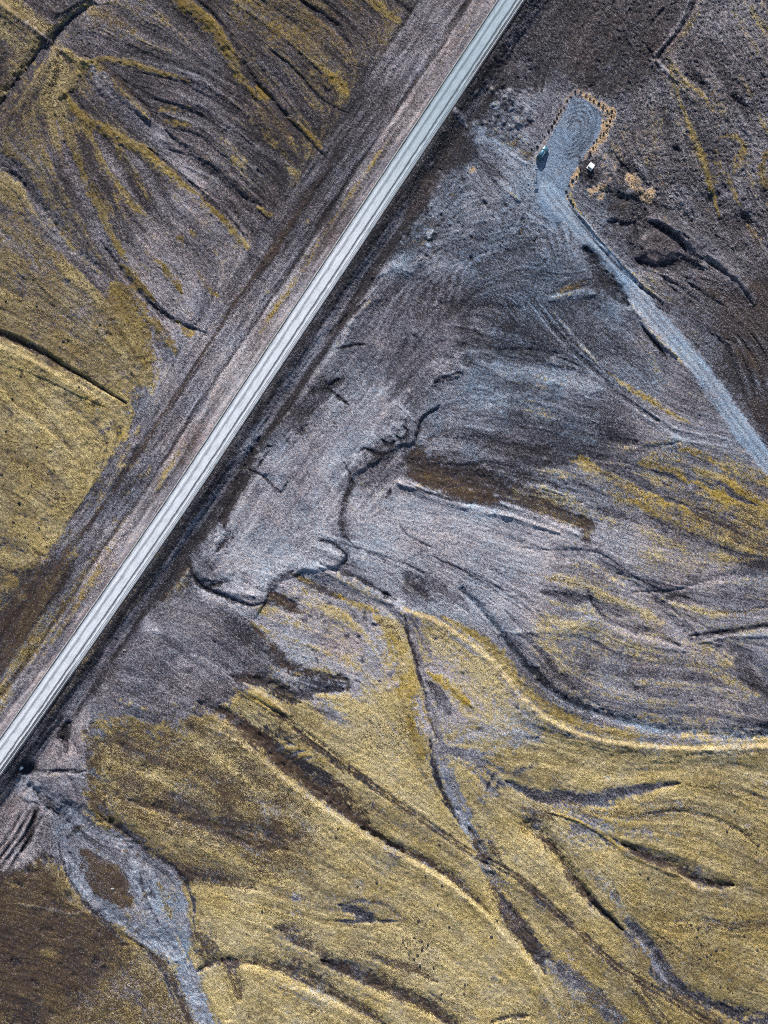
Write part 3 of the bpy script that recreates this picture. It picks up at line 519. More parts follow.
def fine_details():
    L = line
    L([(452, 340), (458, 354), (463, 372), (449, 378), (436, 386), (440, 402), (427, 413), (417, 430), (412, 446), (400, 446), (384, 458), (368, 467), (352, 478), (350, 500), (342, 516), (346, 540), (343, 562), (322, 567), (300, 571), (272, 588), (262, 606)],
      2.0, 'none', step=.75, tap='n', jag=4, flow=0, rough=.3)
    L([(376, 284), (362, 300), (348, 318), (342, 338), (330, 352), (318, 372), (300, 396), (284, 420), (266, 440), (250, 466), (238, 494), (226, 520), (212, 548), (194, 566)][::-1], 2.0, 'none', step=.5, tap='n', jag=5, flow=0, rough=.3)
    mottle(60, 352, 290, 460, 470, ('dgr', 'lit', 'sil'), 3.5, .3, 31, ang=-55); mottle(50, 200, 480, 345, 600, ('lit', 'sil', 'dgr'), 4, .3, 32, ang=-50)
    mottle(70, 76, 712, 112, 830, ('gry', 'bm', 'brn', 'gry', 'olv'), 3.6, .75, 33, ang=40)
    mottle(60, 100, 700, 240, 735, ('gry', 'bm', 'gry', 'olv'), 3.6, .6, 34, ang=25)
    mottle(70, 96, 380, 150, 520, ('gry', 'olv', 'bm', 'sil'), 3.6, .55, 35, ang=-55)
    # worn edge of the graded apron: small banks with their shadow painted dark, and lobes
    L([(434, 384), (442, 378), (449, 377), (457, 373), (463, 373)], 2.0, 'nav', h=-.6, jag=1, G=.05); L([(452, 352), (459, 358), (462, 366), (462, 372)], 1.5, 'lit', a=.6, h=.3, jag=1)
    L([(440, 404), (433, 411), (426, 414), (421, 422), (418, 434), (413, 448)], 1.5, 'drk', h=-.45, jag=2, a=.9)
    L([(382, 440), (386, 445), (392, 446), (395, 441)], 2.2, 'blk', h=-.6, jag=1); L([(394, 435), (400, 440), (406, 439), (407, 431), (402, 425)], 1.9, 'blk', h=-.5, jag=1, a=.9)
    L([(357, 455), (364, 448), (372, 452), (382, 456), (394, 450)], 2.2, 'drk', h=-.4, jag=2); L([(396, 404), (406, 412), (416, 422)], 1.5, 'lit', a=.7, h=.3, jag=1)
    for (x, y) in ((376, 440), (388, 434), (397, 428), (405, 416), (372, 447)): L([(x - 5, y - 5), (x + 2, y + 2)], 3.6, 'lit', a=.5, h=.35, jag=2, flow=0)
    L([(460, 318), (466, 325), (462, 332)], 5, 'drk', a=.7, jag=4, h=-.2); L([(462, 352), (466, 362), (474, 364)], 4, 'drk', a=.7, jag=4, h=-.2); L([(414, 334), (417, 340), (412, 350)], 2.6, 'drk', a=.7, jag=3, h=-.2)
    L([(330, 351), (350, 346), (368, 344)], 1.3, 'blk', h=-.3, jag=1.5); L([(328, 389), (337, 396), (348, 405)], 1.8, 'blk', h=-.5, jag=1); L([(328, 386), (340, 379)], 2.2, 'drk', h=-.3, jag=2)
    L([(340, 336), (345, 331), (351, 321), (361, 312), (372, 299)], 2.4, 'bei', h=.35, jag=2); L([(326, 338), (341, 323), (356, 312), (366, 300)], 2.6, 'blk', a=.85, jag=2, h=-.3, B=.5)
    L([(446, 418), (454, 421), (462, 424)], 7, 'tan', a=.22, jag=5, T=.7)
    L([(262, 436), (254, 450), (248, 465), (240, 490), (228, 512), (224, 524), (228, 536), (216, 552)], 4.6, 'blk', a=.95, jag=4, h=-.5, B=.4)
    mottle(26, 244, 440, 268, 476, ('lit', 'bei', 'blk'), 2.0, .7, 5)
    L([(250, 470), (264, 478), (275, 489), (281, 493), (289, 482)], 1.5, 'blk', h=-.4, jag=1.2); L([(264, 476), (276, 480), (286, 476)], 3, 'sil', a=.6, h=-.2, E=0)
    L([(344, 462), (349, 474), (350, 488), (343, 506), (341, 522), (346, 536), (354, 546)], 2.4, 'drk', a=.9, h=-.4, jag=3, B=.4)
    L([(318, 540), (330, 543), (341, 550), (347, 560), (343, 565)], 1.6, 'drk', a=.9, h=-.45, jag=1); L([(312, 546), (328, 552), (340, 560)], 4.5, 'lit', a=.75, h=.35, jag=2)
    L([(266, 592), (274, 583), (284, 577), (294, 571)], 3, 'nav', a=.9, h=-.4, jag=2); L([(290, 574), (302, 578), (316, 584)], 2.4, 'brn', O=1, M=.6, B=.5, jag=1.5)
    L([(189, 564), (193, 576), (203, 588), (214, 592), (228, 598), (242, 603), (254, 606), (263, 602)], 2.4, 'nav', h=-.7, jag=1.5, G=.06); L([(208, 586), (218, 584), (230, 581)], 1.6, 'blk', h=-.3, jag=1)  # deep shadow under the bank, painted navy
    L([(212, 589), (224, 590), (238, 592), (254, 596)], 3, 'lit', a=.7, h=.4, jag=1.5); L([(192, 560), (200, 572), (214, 580)], 3.5, 'lit', a=.5, h=.4, jag=2)
    L([(268, 596), (284, 601), (300, 610)], 5, 'brn', jag=3, a=.95, G=.05, h=-.3)
    # dark pool of brown moss and its rim
    L([(405, 462), (426, 465), (448, 470), (482, 481), (506, 491)], 8, 'drk', a=.85, jag=4, G=.12, B=.45, h=-.2)
    L([(416, 472), (436, 478), (458, 487), (490, 500)], 8.5, 'brn', B=.68, M=.55, O=1, K=.3, jag=3, tap='b', h=-.1)
    L([(409, 483), (424, 492), (438, 497), (461, 502), (482, 504)], 1.5, 'blk', jag=1.5, h=-.3)
    L([(398, 484), (412, 488), (428, 497), (450, 504), (480, 510), (512, 518)], 3, 'lit', a=.7, h=.3, jag=2)
    poly([(402, 492), (430, 500), (480, 512), (530, 524), (560, 540), (520, 572), (470, 572), (430, 552), (404, 530)], 'sil', G=.70, E=.5, soft=8, a=.8)
    L([(399, 524), (403, 532), (413, 539), (431, 547)], 1.7, 'nav', h=-.25, jag=1); L([(433, 557), (452, 566), (480, 580), (512, 593)], 1.7, 'nav', h=-.25, jag=2); L([(351, 547), (377, 554), (405, 564), (425, 574)], 2.2, 'dgr', h=-.25, jag=2)
    L([(404, 572), (416, 582), (430, 594)], 6, 'drk', a=.6, jag=4, B=.4); L([(388, 500), (393, 489), (401, 476)], 1.4, 'lit', h=.15, jag=.5); L([(386, 498), (391, 488)], 1.2, 'drk', jag=.5)
    for k in range(10): L([(420 + k * 9, 560 + k * 2), (450 + k * 10, 572 + k * 4), (490 + k * 8, 590 + k * 5)], 1.3, ('nav', 'lit')[k % 2], a=.4, jag=4, h=(-.12, .1)[k % 2])
    # mottled spoil between the road and the loop
    mottle(170, 425, 165, 545, 262, ('drk', 'dgr', 'lit', 'bei', 'brn', 'sil', 'dgr'), 3.0, .5, 9, inside=lambda u, v: (u - 425) * .55 + 165 < v + 8)
    mottle(60, 470, 88, 535, 150, ('blk', 'lit', 'sil', 'drk', 'bei'), 2.6, .65, 10, inside=lambda u, v: v < 100 + (u - 470) * .85)
    mottle(40, 398, 230, 440, 275, ('brn', 'blk', 'bei', 'dgr'), 3, .6, 11, ang=-50)
    L([(428, 240), (430, 235), (433, 230)], 2.8, 'bei', a=.95, h=.5, jag=1); L([(472, 166), (475, 171)], 2.6, 'tan', a=.8, jag=2); L([(398, 254), (404, 258)], 2.2, 'tan', a=.5, jag=3)
    L([(526, 214), (538, 222), (554, 233)], 1.8, 'lit', a=.8, h=.2, jag=1); L([(494, 176), (504, 186), (520, 202)], 3.5, 'bei', a=.6, jag=4, h=.25)
    for k in range(4): L([(535 + (5 + k * 3) * math.cos(R(a_)), 258 + (4 + k * 2.4) * math.sin(R(a_))) for a_ in range(-160, 170, 30)], 1.1, ('dgr', 'lit')[k % 2], a=.5, jag=1, flow=.3)
    mottle(150, 590, 60, 768, 250, ('dgr', 'gry', 'drk', 'bei', 'bm', 'gry'), 2.6, .4, 12)
    L([(640, 196), (637, 214), (636, 232), (634, 248), (640, 262)], 4.6, 'dgr', h=-0.25, tap='n', jag=1, G=.2, S=.2, rough=.3); L([(646, 203), (647, 214), (643, 226)], 1.8, 'drk', a=.9, jag=1, h=-0.15)
    L([(606, 192), (620, 196), (634, 200)], 2.6, 'nav', h=-0.17, jag=1); L([(606, 222), (620, 226), (632, 224)], 2.2, 'drk', h=-0.17, jag=1); L([(652, 226), (668, 232), (680, 243), (686, 252)], 2.4, 'drk', h=-0.20, jag=1, a=.9)
    poly([(640, 236), (662, 232), (680, 246), (676, 258), (652, 264), (636, 256)], 'dgr', G=.34, B=.3, E=.8, S=.4, soft=3, jag=3, h=.5, hs=4); L([(636, 260), (656, 268), (684, 266), (704, 272)], 4, 'drk', h=-0.15, jag=2, a=.9)
    L([(662, 222), (690, 236), (712, 256), (736, 280), (756, 304)], 9, 'gry', G=.40, S=.35, a=.8, jag=3, h=.35)
    for (x, y, w_) in ((677, 150, 3), (714, 200, 4), (726, 190, 3), (723, 223, 4), (745, 221, 4.5), (767, 195, 5)): L([(x - 4, y - 5), (x, y), (x + 3, y + 2)], w_, 'nav', a=.9, jag=2, h=-0.25, G=.06, flow=0)
    L([(676, 90), (684, 110), (698, 142), (706, 162), (711, 184), (716, 204), (722, 222)], 1.9, 'och', a=.95, jag=2); L([(713, 174), (716, 184)], 2.5, 'och', a=.9, jag=2); L([(730, 186), (737, 198), (741, 206)], 2.5, 'och', a=.8, jag=2)
    mottle(70, 600, 190, 720, 300, ('dgr', 'drk', 'bei', 'gry'), 3, .5, 13, ang=20)
    # silvery washes and deep hollows of the middle ground
    for (pts, w, kd, g) in (([(360, 520), (400, 535), (450, 560), (500, 585), (560, 610)], 14, 'lit', .74), ([(470, 512), (530, 530), (580, 552), (640, 566)], 9, 'lit', .72), ([(500, 376), (550, 384), (600, 392)], 8, 'bei', .72),
                            ([(382, 272), (410, 262), (450, 268), (480, 280)], 8, 'lit', .66), ([(300, 450), (270, 500), (230, 560)], 14, 'lit', .74), ([(340, 400), (320, 440), (290, 480)], 9, 'lit', .70),
                            ([(460, 440), (520, 448), (580, 446), (640, 440)], 8, 'drk', .12), ([(470, 330), (500, 350), (560, 352)], 7, 'dgr', .16), ([(440, 300), (470, 310), (520, 308)], 6, 'dgr', .18),
                            ([(400, 574), (440, 590), (470, 612)], 7, 'nav', .16), ([(540, 590), (590, 600), (640, 616)], 5, 'nav', .22)):
        L(pts, w, kd, a=.55, G=g, jag=7, flow=0, h=.15 if g > .5 else -.25)
    # fan border and rills
    L([(250, 622), (262, 636), (274, 650), (288, 668), (312, 674), (346, 680), (348, 694)], 4, 'brn', a=.9, jag=3, B=.7, M=.5, O=.9, h=-.2); L([(300, 680), (318, 680), (334, 684)], 4, 'nav', a=.8, jag=3)
    L([(233, 676), (255, 680), (276, 686), (290, 698), (302, 704)], 5, 'brn', a=.8, jag=3, G=.05, h=-.3)
    L([(243, 682), (258, 691), (274, 701), (292, 718)], 1.9, 'edge', step=.35, jag=1); L([(229, 684), (250, 701), (270, 713)], 1.4, 'edge', a=.8, jag=1); L([(234, 688), (254, 700), (280, 716)], 2, 'och', a=.7, jag=1)
    for k in range(6): L([(276 + k * 7, 752 + k * 2), (286 + k * 7, 745 + k * 3), (296 + k * 6, 746 + k * 4)], 1.8, ('sil', 'och')[k % 2], a=.8, jag=1.5, h=(-.15, .15)[k % 2])
    mottle(60, 96, 640, 240, 710, ('gry', 'dgr', 'sil'), 5, .25, 14, ang=40)
    mottle(130, 285, 590, 400, 690, ('lit', 'bei', 'drk', 'pale'), 2.4, .5, 15, ang=35)
    mottle(90, 420, 630, 540, 740, ('bei', 'drk', 'pale', 'moss'), 2.4, .45, 16, ang=35)
    # brown and grey flecks in the moss, aligned with the slope
    mottle(120, 90, 720, 300, 860, ('brn', 'bm', 'moss', 'olv', 'moss'), 5, .45, 17, ang=18)
    mottle(90, 0, 860, 150, 1024, ('olv', 'brn', 'drk', 'bm'), 5, .4, 18, ang=15)
    mottle(110, 200, 800, 560, 1024, ('pale', 'moss', 'gry', 'bm'), 4, .3, 19, ang=25)
    mottle(90, 540, 780, 768, 1024, ('pale', 'olv', 'bm', 'gry'), 4, .3, 20, ang=15)
    mottle(120, 0, 330, 130, 600, ('pale', 'olv', 'bm', 'brn'), 4, .35, 21, ang=40)
    mottle(140, 540, 460, 768, 720, ('bei', 'dgr', 'olv', 'nav'), 3.5, .35, 22, ang=22)
    mottle(130, 60, 60, 330, 300, ('dgr', 'olv', 'sil', 'brn', 'nav'), 3, .4, 23, ang=42)


def road_bands():
    """cuttings, shoulders and ditches that run along the main road"""
    t = RT + WX * 1.6; s = RS
    n1 = vnoise(s / 26, t / 2.2, 91); n2 = vnoise(s / 60, t / 5.5, 92); n3 = vnoise(s / 9, t / 1.1, 93)
    low = sstep(500, 600, VV)          # the southern stretch is mossier
    top = sstep(150, 60, VV)
    # left side
    def band(a, b, amt, soft=3.0, **e):
        m = sstep(a - soft, a + soft, -t + (n2 - .5) * 7) * sstep(b + soft, b - soft, -t + (n2 - .5) * 7) * amt
        for k, v in e.items(): CH[k][...] = CH[k] * (1 - m) + v * m
    band(8, 78, 1 - .25 * low, 4, M=.06, O=.3, B=.16, G=.42, T=.0)
    band(44, 80, low, 6, M=.45, B=.68, O=.6, G=.12, K=.25)
    band(17, 46, low * .95, 4, M=.6, O=.8, B=.3, T=.2, G=.5, K=.45)
    band(36, 58, 1 - low, 3, M=.03, B=.06, G=.44 )
    band(57, 62, (1 - low) * .8 * sstep(100, 220, VV), 2, M=.1, B=.7, G=.1)
    band(64, 78, (1 - low) * .7, 2, G=.42, B=.2, M=.12)
    band(31, 36, .8, 1.5, G=.12, B=.5)
    band(13, 32, 1 - low * .6, 2, M=.08, T=.36, G=.56, B=.16, E=.72, O=.9)
    band(32, 80, 1 - low, 3, E=.6)
    band(8, 18, 1, 1.2, M=.0, T=.22, G=.70, B=0, E=.75, S=.25)
    for a, b in ((22, 25), (44, 47), (70, 72), (52, 54)):
        band(a, b, .45 * sstep(.4, .7, n1), 1, G=.15, B=.45)
    m = sstep(20, 24, -t) * sstep(30, 26, -t) * sstep(.5, .72, n2) * .6
    for k, v in dict(M=.7, O=.9).items(): CH[k][...] = CH[k] * (1 - m) + v * m
    st = sstep(9, 14, -t) * sstep(80, 66, -t)
    G[...] += (n1 - .5) * .32 * st; B[...] += (n3 - .5) * .3 * st; H[...] += (n1 - .5) * .28 * st * sstep(14, 24, -t) - .25 * sstep(29, 33, -t) * sstep(39, 35, -t)
    # right side; the bank's shade is painted as dark gravel next to the road
    t2 = RT + WX * 1.2
    def bandr(a, b, amt, soft=3.0, **e):
        m = sstep(a - soft, a + soft, t2 + (n2 - .5) * 5) * sstep(b + soft, b - soft, t2 + (n2 - .5) * 5) * amt
        for k, v in e.items(): CH[k][...] = CH[k] * (1 - m) + v * m
    wide = 38 + 10 * top
    on = sstep(735, 700, VV)
    bandr(8, 40, on, 4, M=.02, B=.15, G=.3, E=.5)
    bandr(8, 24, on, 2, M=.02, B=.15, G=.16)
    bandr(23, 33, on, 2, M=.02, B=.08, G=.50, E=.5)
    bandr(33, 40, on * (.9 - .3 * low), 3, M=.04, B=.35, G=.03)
    bandr(10, 60, top * .9, 6, G=.1, B=.3, M=0)
    bandr(8, 26, 1 - on, 3, G=.22, B=.1, M=0)
    bandr(12, 24, low * on * .6, 2, M=.5, O=.8, B=.4)
    sr = sstep(9, 14, t2) * sstep(46, 38, t2)
    G[...] += (n1 - .5) * .2 * sr; H[...] += (n1 - .5) * .2 * sr * sstep(16, 24, t2)


def after_bands():
    """things that lie over the road's own bands: junction, car park, side track"""
    L = line
    # dark cutting on the east side near the junction
    poly([(452, 108), (470, 118), (478, 138), (470, 158), (450, 172), (430, 190), (424, 214), (408, 224), (412, 196), (432, 160)], 'drk', G=.04, B=.35, soft=5, jag=7)
    L([(453, 106), (458, 114), (464, 120), (467, 128)], 2.6, 'sil', G=.6, h=.2, jag=1)
    L([(436, 130), (448, 128), (456, 128)], 3, 'dgr', a=.7); L([(448, 130), (452, 133)], 2.6, 'brn', B=1, T=.4, a=.8, jag=2); L([(470, 168), (474, 174)], 4, 'tan', a=.5, jag=2, O=1, M=.5)
    L([(432, 160), (424, 178), (428, 190)], 5, 'brn', a=.6, jag=4); L([(428, 240), (432, 232)], 3, 'bei', a=.9, h=.3, jag=1); L([(420, 222), (436, 228), (425, 250)], 7, 'brn', a=.5, jag=6)
    L([(400, 262), (410, 250), (430, 240)], 5, 'brn', a=.7, jag=5)
    for k in range(40):   # tumbled spoil west of the junction road
        u = 468 + (k * 53) % 66; v = 92 + (k * 31) % 62
        if u - 468 < (v - 92) * .1: continue
        L([(u, v), (u + 4 + (k % 3) * 2, v + 3 - (k % 5))], 2.2 + k % 3 * .5, ('drk', 'lit', 'sil', 'blk')[k % 4], a=.55, h=(-.35, .4, .3, -.3)[k % 4], jag=3, flow=.3)
    # access from the road and pale washed area
    L([(474, 128), (492, 142), (512, 158), (534, 178), (556, 205)], 9, 'sil', G=.70, E=.2, S=.55, tap='n', jag=3)
    L([(466, 142), (486, 164), (510, 190), (530, 212)], 5, 'drk', a=.85, jag=5); L([(480, 118), (500, 134), (522, 150), (534, 154)], 4, 'drk', a=.7, jag=5, B=.4); L([(480, 128), (500, 146), (520, 160), (538, 166)], 2, 'lit', a=.8, jag=1, h=.15)
    L([(478, 142), (500, 160), (524, 180)], 2.5, 'dgr', a=.6, jag=2); L([(486, 132), (492, 138)], 2.4, 'brn', a=.6)
    poly([(500, 160), (530, 165), (545, 180), (560, 205), (580, 240), (560, 250), (530, 225), (505, 200)], 'sil', G=.55, soft=9, a=.8)
    for k in range(8):
        L([(505 + k * 5, 235 - k * 2), (522 + k * 5, 226 - k * 2), (540 + k * 4, 238 - k), (548 + k * 3, 252)], 1.4, ('lit', 'dgr')[k % 2], a=.5, jag=4, h=(.08, -.08)[k % 2])
    # tan dead grass round the car park
    L([(538, 152), (548, 136), (558, 116), (568, 98), (576, 90), (588, 94), (600, 103), (612, 112)], 3.2, 'tan', a=.55, jag=3, tap='n', flow=.3)
    L([(582, 94), (598, 103), (611, 112), (612, 122)], 3.5, 'tan', a=.75, jag=3, flow=.3)
    L([(611, 112), (606, 128), (597, 143), (587, 155), (581, 158)], 4.6, 'tan', tap='n', jag=3, flow=.3); L([(582, 166), (573, 178), (567, 192), (566, 206), (570, 214)], 4.4, 'tan', tap='n', jag=3, flow=.3)
    for (x, y, w) in ((600, 163, 3), (604, 172, 3), (602, 184, 4), (612, 165, 3), (596, 186, 3), (608, 178, 3), (600, 194, 3), (612, 190, 2), (604, 155, 3), (614, 150, 2.4), (590, 190, 3)):
        L([(x, y), (x + 3, y + 3)], w, 'tan', a=.75, jag=4, flow=0)
    for (x, y, w) in ((526, 152, 5), (512, 142, 4), (520, 120, 3)):
        L([(x, y), (x + 5, y + 3)], w, 'brn', a=.7, jag=4, flow=0)


LOT = [(572, 97), (585, 99), (596, 107), (601, 118), (600, 130), (592, 145), (581, 160), (572, 176), (566, 192), (565, 206), (570, 218), (552, 222), (541, 208), (534, 188), (536, 166), (545, 146), (560, 119)]
TRACK = [(548, 190), (562, 208), (584, 233), (610, 262), (641, 299), (670, 334), (702, 372), (732, 416), (768, 464), (830, 545), (900, 640)]
# FEATURES-END


def blur(A, r):
    """cheap separable box blur, twice"""
    for _ in range(2):
        for ax in (0, 1):
            P = np.pad(A, [(r + 1, r) if ax == i else (0, 0) for i in (0, 1)], mode='edge')
            c = np.cumsum(P, axis=ax, dtype=np.float64)
            n = 2 * r + 1
            A = ((np.take(c, range(n, c.shape[ax]), axis=ax) - np.take(c, range(0, c.shape[ax] - n), axis=ax)) / n).astype(np.float32)
    return A


def flow_field():
    seg = np.array(FLOWSEG, np.float32)
    gu = np.arange(U0, U1 + 12, 12, dtype=np.float32); gv = np.arange(V0, V1 + 12, 12, dtype=np.float32)
    A, Bv = np.meshgrid(gu, gv)
    c2 = (seg[:, 2] ** 2 - seg[:, 3] ** 2); s2 = 2 * seg[:, 2] * seg[:, 3]
    Cc = np.zeros(A.shape, np.float32); Ss = np.zeros(A.shape, np.float32)
    for i in range(A.shape[0]):
        d2 = (A[i][:, None] - seg[None, :, 0]) ** 2 + (Bv[i][:, None] - seg[None, :, 1]) ** 2
        w = seg[None, :, 4] / (d2 + 90) ** 1.5
        Cc[i] = (w * c2).sum(1) / w.sum(1); Ss[i] = (w * s2).sum(1) / w.sum(1)
    th = None
    # bilinear upsample
    iu = (UU - U0) / 12; iv = (VV - V0) / 12
    i0 = np.floor(iu).astype(int); j0 = np.floor(iv).astype(int); fu = iu - i0; fv = iv - j0
    def up(Q): return (Q[j0, i0] * (1 - fu) + Q[j0, i0 + 1] * fu) * (1 - fv) + (Q[j0 + 1, i0] * (1 - fu) + Q[j0 + 1, i0 + 1] * fu) * fv
    c, s = up(Cc), up(Ss)
    ang = np.arctan2(s, c) / 2
    # along the road everything runs parallel to it
    near = sstep(86, 52, np.abs(RT + 22))
    dA = (math.atan2(512, -340) - ang + math.pi / 2) % math.pi - math.pi / 2
    ang = ang + dA * near
    ang = ang + (fbm(UU, VV, 40, 3, 201) - .5) * .6 * (1 - near)
    return np.cos(ang).astype(np.float32), np.sin(ang).astype(np.float32)


def lic(N, fx, fy, L, step=1.0):
    out = N.copy(); cnt = 1
    for sgn in (1, -1):
        x = UU - U0; y = VV - V0
        px, py = fx * sgn, fy * sgn
        x = x + px * step; y = y + py * step
        for k in range(L):
            xi = np.clip(np.rint(x).astype(np.int32), 0, NU - 1); yi = np.clip(np.rint(y).astype(np.int32), 0, NV - 1)
            out += N[yi, xi]; cnt += 1
            qx = fx[yi, xi]; qy = fy[yi, xi]
            sg = np.where(qx * px + qy * py < 0, -1, 1).astype(np.float32)
            px = qx * sg; py = qy * sg
            x = x + px * step; y = y + py * step
    out /= cnt
    out = (out - out.mean()) / out.std()
    return out.astype(np.float32)


rng = np.random.RandomState(3)
# a first pass of the traced lines only fills FLOWSEG, then the real one
_save = {k: v.copy() for k, v in CH.items()}
strokes(); after_bands()
for k in CH: CH[k][...] = _save[k]
H[...] = 0
segs = list(FLOWSEG)
# quiet wide directions where nothing was traced
for (u, v, a) in ((40, 470, 40), (60, 420, 35), (20, 510, 35), (300, 880, 30), (420, 930, 35), (300, 640, 30), (480, 700, 35), (700, 860, 15), (720, 960, 20), (640, 900, 25), (560, 600, 20), (40, 960, 10), (60, 930, 5),
                  (450, 200, -55), (440, 300, -50), (700, 30, -60), (600, 40, -62), (330, 450, -55), (280, 520, -55), (540, 440, 15), (130, 900, 60), (740, 640, 20), (620, 130, 60), (680, 180, 50)):
    segs.append((u, v, math.cos(R(a)), math.sin(R(a)), 40))
FLOWSEG[:] = segs
fx, fy = flow_field()
N0 = rng.rand(NV, NU).astype(np.float32)
N1 = blur(rng.rand(NV, NU).astype(np.float32), 1)
N2 = blur(rng.rand(NV, NU).astype(np.float32), 3)
LF = lic(N0, fx, fy, 9)          # fine short streaks
LM = lic(N1, fx, fy, 24)         # medium
LB = lic(N2, fx, fy, 44, 1.4)    # broad long
N4b = blur(rng.rand(NV, NU).astype(np.float32), 5)
LX = lic(N4b, fx, fy, 55, 2.2)   # long soft ribs left by running water
STREAK = np.clip(.5 + LM * .13 + LB * .16 + LF * .04, 0, 1).astype(np.float32)

features()
tone_zones()
strokes()
road_bands()
after_bands()
fine_details()

slot, sd = poly(LOT, 'sil', G=.60, E=.0, S=.6, soft=1.6, jag=1.5, h=0, ret=True, B=0, T=0, M=0, rough=.15)
LOTM = np.full(UU.shape, -99, np.float32); LOTM[slot] = sd
line(TRACK, 8.8, 'sil', G=.76, E=.14, S=.6, tap='n', jag=2.2, soft=.22, rough=.2, h=0, B=0, T=0, M=0)
TRT, TRS = polyline_st(UU + WX * 2.2, VV + WY * 2.2, catmull(TRACK, 10))
line([(584, 247), (598, 268), (612, 286), (628, 306)], 7, 'blk', h=-.6, jag=3, a=.95)  # shadow beside the track, painted black
line([(628, 300), (645, 322), (660, 340), (678, 356)], 2.6, 'bei', h=.4, jag=1.5); line([(640, 322), (656, 344), (668, 360)], 2, 'blk', h=-.3)
line([(578, 214), (598, 236), (620, 260), (640, 282), (664, 302)], 1.6, 'bei', h=.45, jag=1, a=.8, G=.6); line([(574, 216), (594, 240), (614, 262), (636, 284), (656, 300)], 1.3, 'drk', h=-.2, jag=1)
line([(652, 296), (660, 304), (672, 310)], 4, 'drk', a=.8, jag=3)
line([(568, 205), (580, 220), (596, 240)], 1.4, 'drk', a=.8, h=-.15, jag=1)
for k in range(4):     # wheel wear along the side track
    o = (-4.4, -1.6, 1.8, 4.6)[k]
    line([(p[0] + o * .8, p[1] - o * .6) for p in TRACK], 1.2, ('sil', 'lit')[k % 2], G=(.52, .8)[k % 2], tap='n', a=.5, jag=1, rough=.6, h=(-.03, .03)[k % 2])
for k in range(9):     # turning circles in the car park
    rx, ry = 6 + k * 1.55, 12 + k * 2.5
    pts = []
    for j in range(13):
        a_ = R(-185 + j * 20 + k * 5)
        x, y = rx * math.cos(a_), ry * math.sin(a_)
        c, s = math.cos(R(31)), math.sin(R(31))
        pts.append((573 + x * c - y * s, 131 + x * s + y * c))
    line(pts, 1.0, ('dgr', 'lit')[k % 2], a=(.75, .3)[k % 2], jag=2.2, h=(-.05, .05)[k % 2], tap='b')
line([(590, 166), (590, 170)], 9.5, 'nav', G=.16, tap='n', jag=1, soft=.15, T=0, M=0)   # dark gravel disc round the white box

# ------------------------------------------------------------------ relief
gravel = 1 - np.clip(M, 0, 1)
rough_map = sstep(520, 640, UU) * sstep(330, 250, VV) + .8 * sstep(455, 500, UU) * sstep(560, 500, UU) * sstep(200, 120, VV)
rough_map = np.clip(rough_map, 0, 1)
calm = np.clip(sstep(-3, 1, LOTM) + sstep(9, 7, np.abs(TRT)), 0, 1)
calm = np.maximum(calm, sstep(13, 10, np.abs(RT)))
N3 = (fbm(UU, VV, 2.6, 2, 301) - .5) * 2
N4 = (fbm(UU, VV, 7, 3, 321, .6) - .5) * 2
N5 = (fbm(UU, VV, 70, 3, 341) - .5) * 2
hum = fbm(UU, VV, 3.6, 2, 361)
relief = (LM * .028 + LB * .05 + LF * .022 + N3 * .07 + N4 * .09) * (1 - .88 * calm)
ribs = .26 * sstep(-70, -95, RT) * sstep(420, 250, VV + .0 * UU) + .08 * sstep(600, 760, VV) + .14 * sstep(480, 620, UU) * sstep(360, 480, VV) + .05
relief += LX * ribs * (1 - calm) * sstep(14, 60, np.abs(RT)) * .8
relief += LM * .04 * sstep(-60, -90, RT) * (VV < 420)
relief += rough_map * (N4 * .13 + N3 * .16) * (1 - calm)
relief += sstep(.3, .6, M) * (hum - .5) * .30 * (1 - calm)
relief += (N0 - .5) * .24 * SG * (1 - .5 * calm)
H *= 1 + .3 * sstep(-70, -95, RT) * (VV < 460) + .45 * sstep(620, 740, VV) + .3 * sstep(480, 600, UU)
H *= (1 - .9 * sstep(12, 9, np.abs(RT)))
# embankment: the road lies on a bank, steep and high on its south-east side
bank_r = sstep(34, 12.5, RT) ** 1.0
bank_l = sstep(-50, -14, RT)
side = np.where(RT > 0, bank_r, bank_l)
base = np.where(RT > 0, -2.3 * (1 - bank_r), -.9 * (1 - bank_l))
far_r = sstep(40, 420, RT); base = base + far_r * .6
H += base + relief + N5 * .25 * sstep(20, 80, np.abs(RT))
# culvert basin; the embankment's shadow is painted black into its ground
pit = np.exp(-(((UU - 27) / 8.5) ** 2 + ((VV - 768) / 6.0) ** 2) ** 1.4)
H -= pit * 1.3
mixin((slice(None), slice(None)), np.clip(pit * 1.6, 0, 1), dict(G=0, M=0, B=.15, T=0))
# everything under the road lies well below its surface
H = np.where(np.abs(RT) < 11.6, -.25, H); H = np.where((np.abs(RT) >= 11.6) & (np.abs(RT) < 13.0), np.minimum(H, -.06), H)

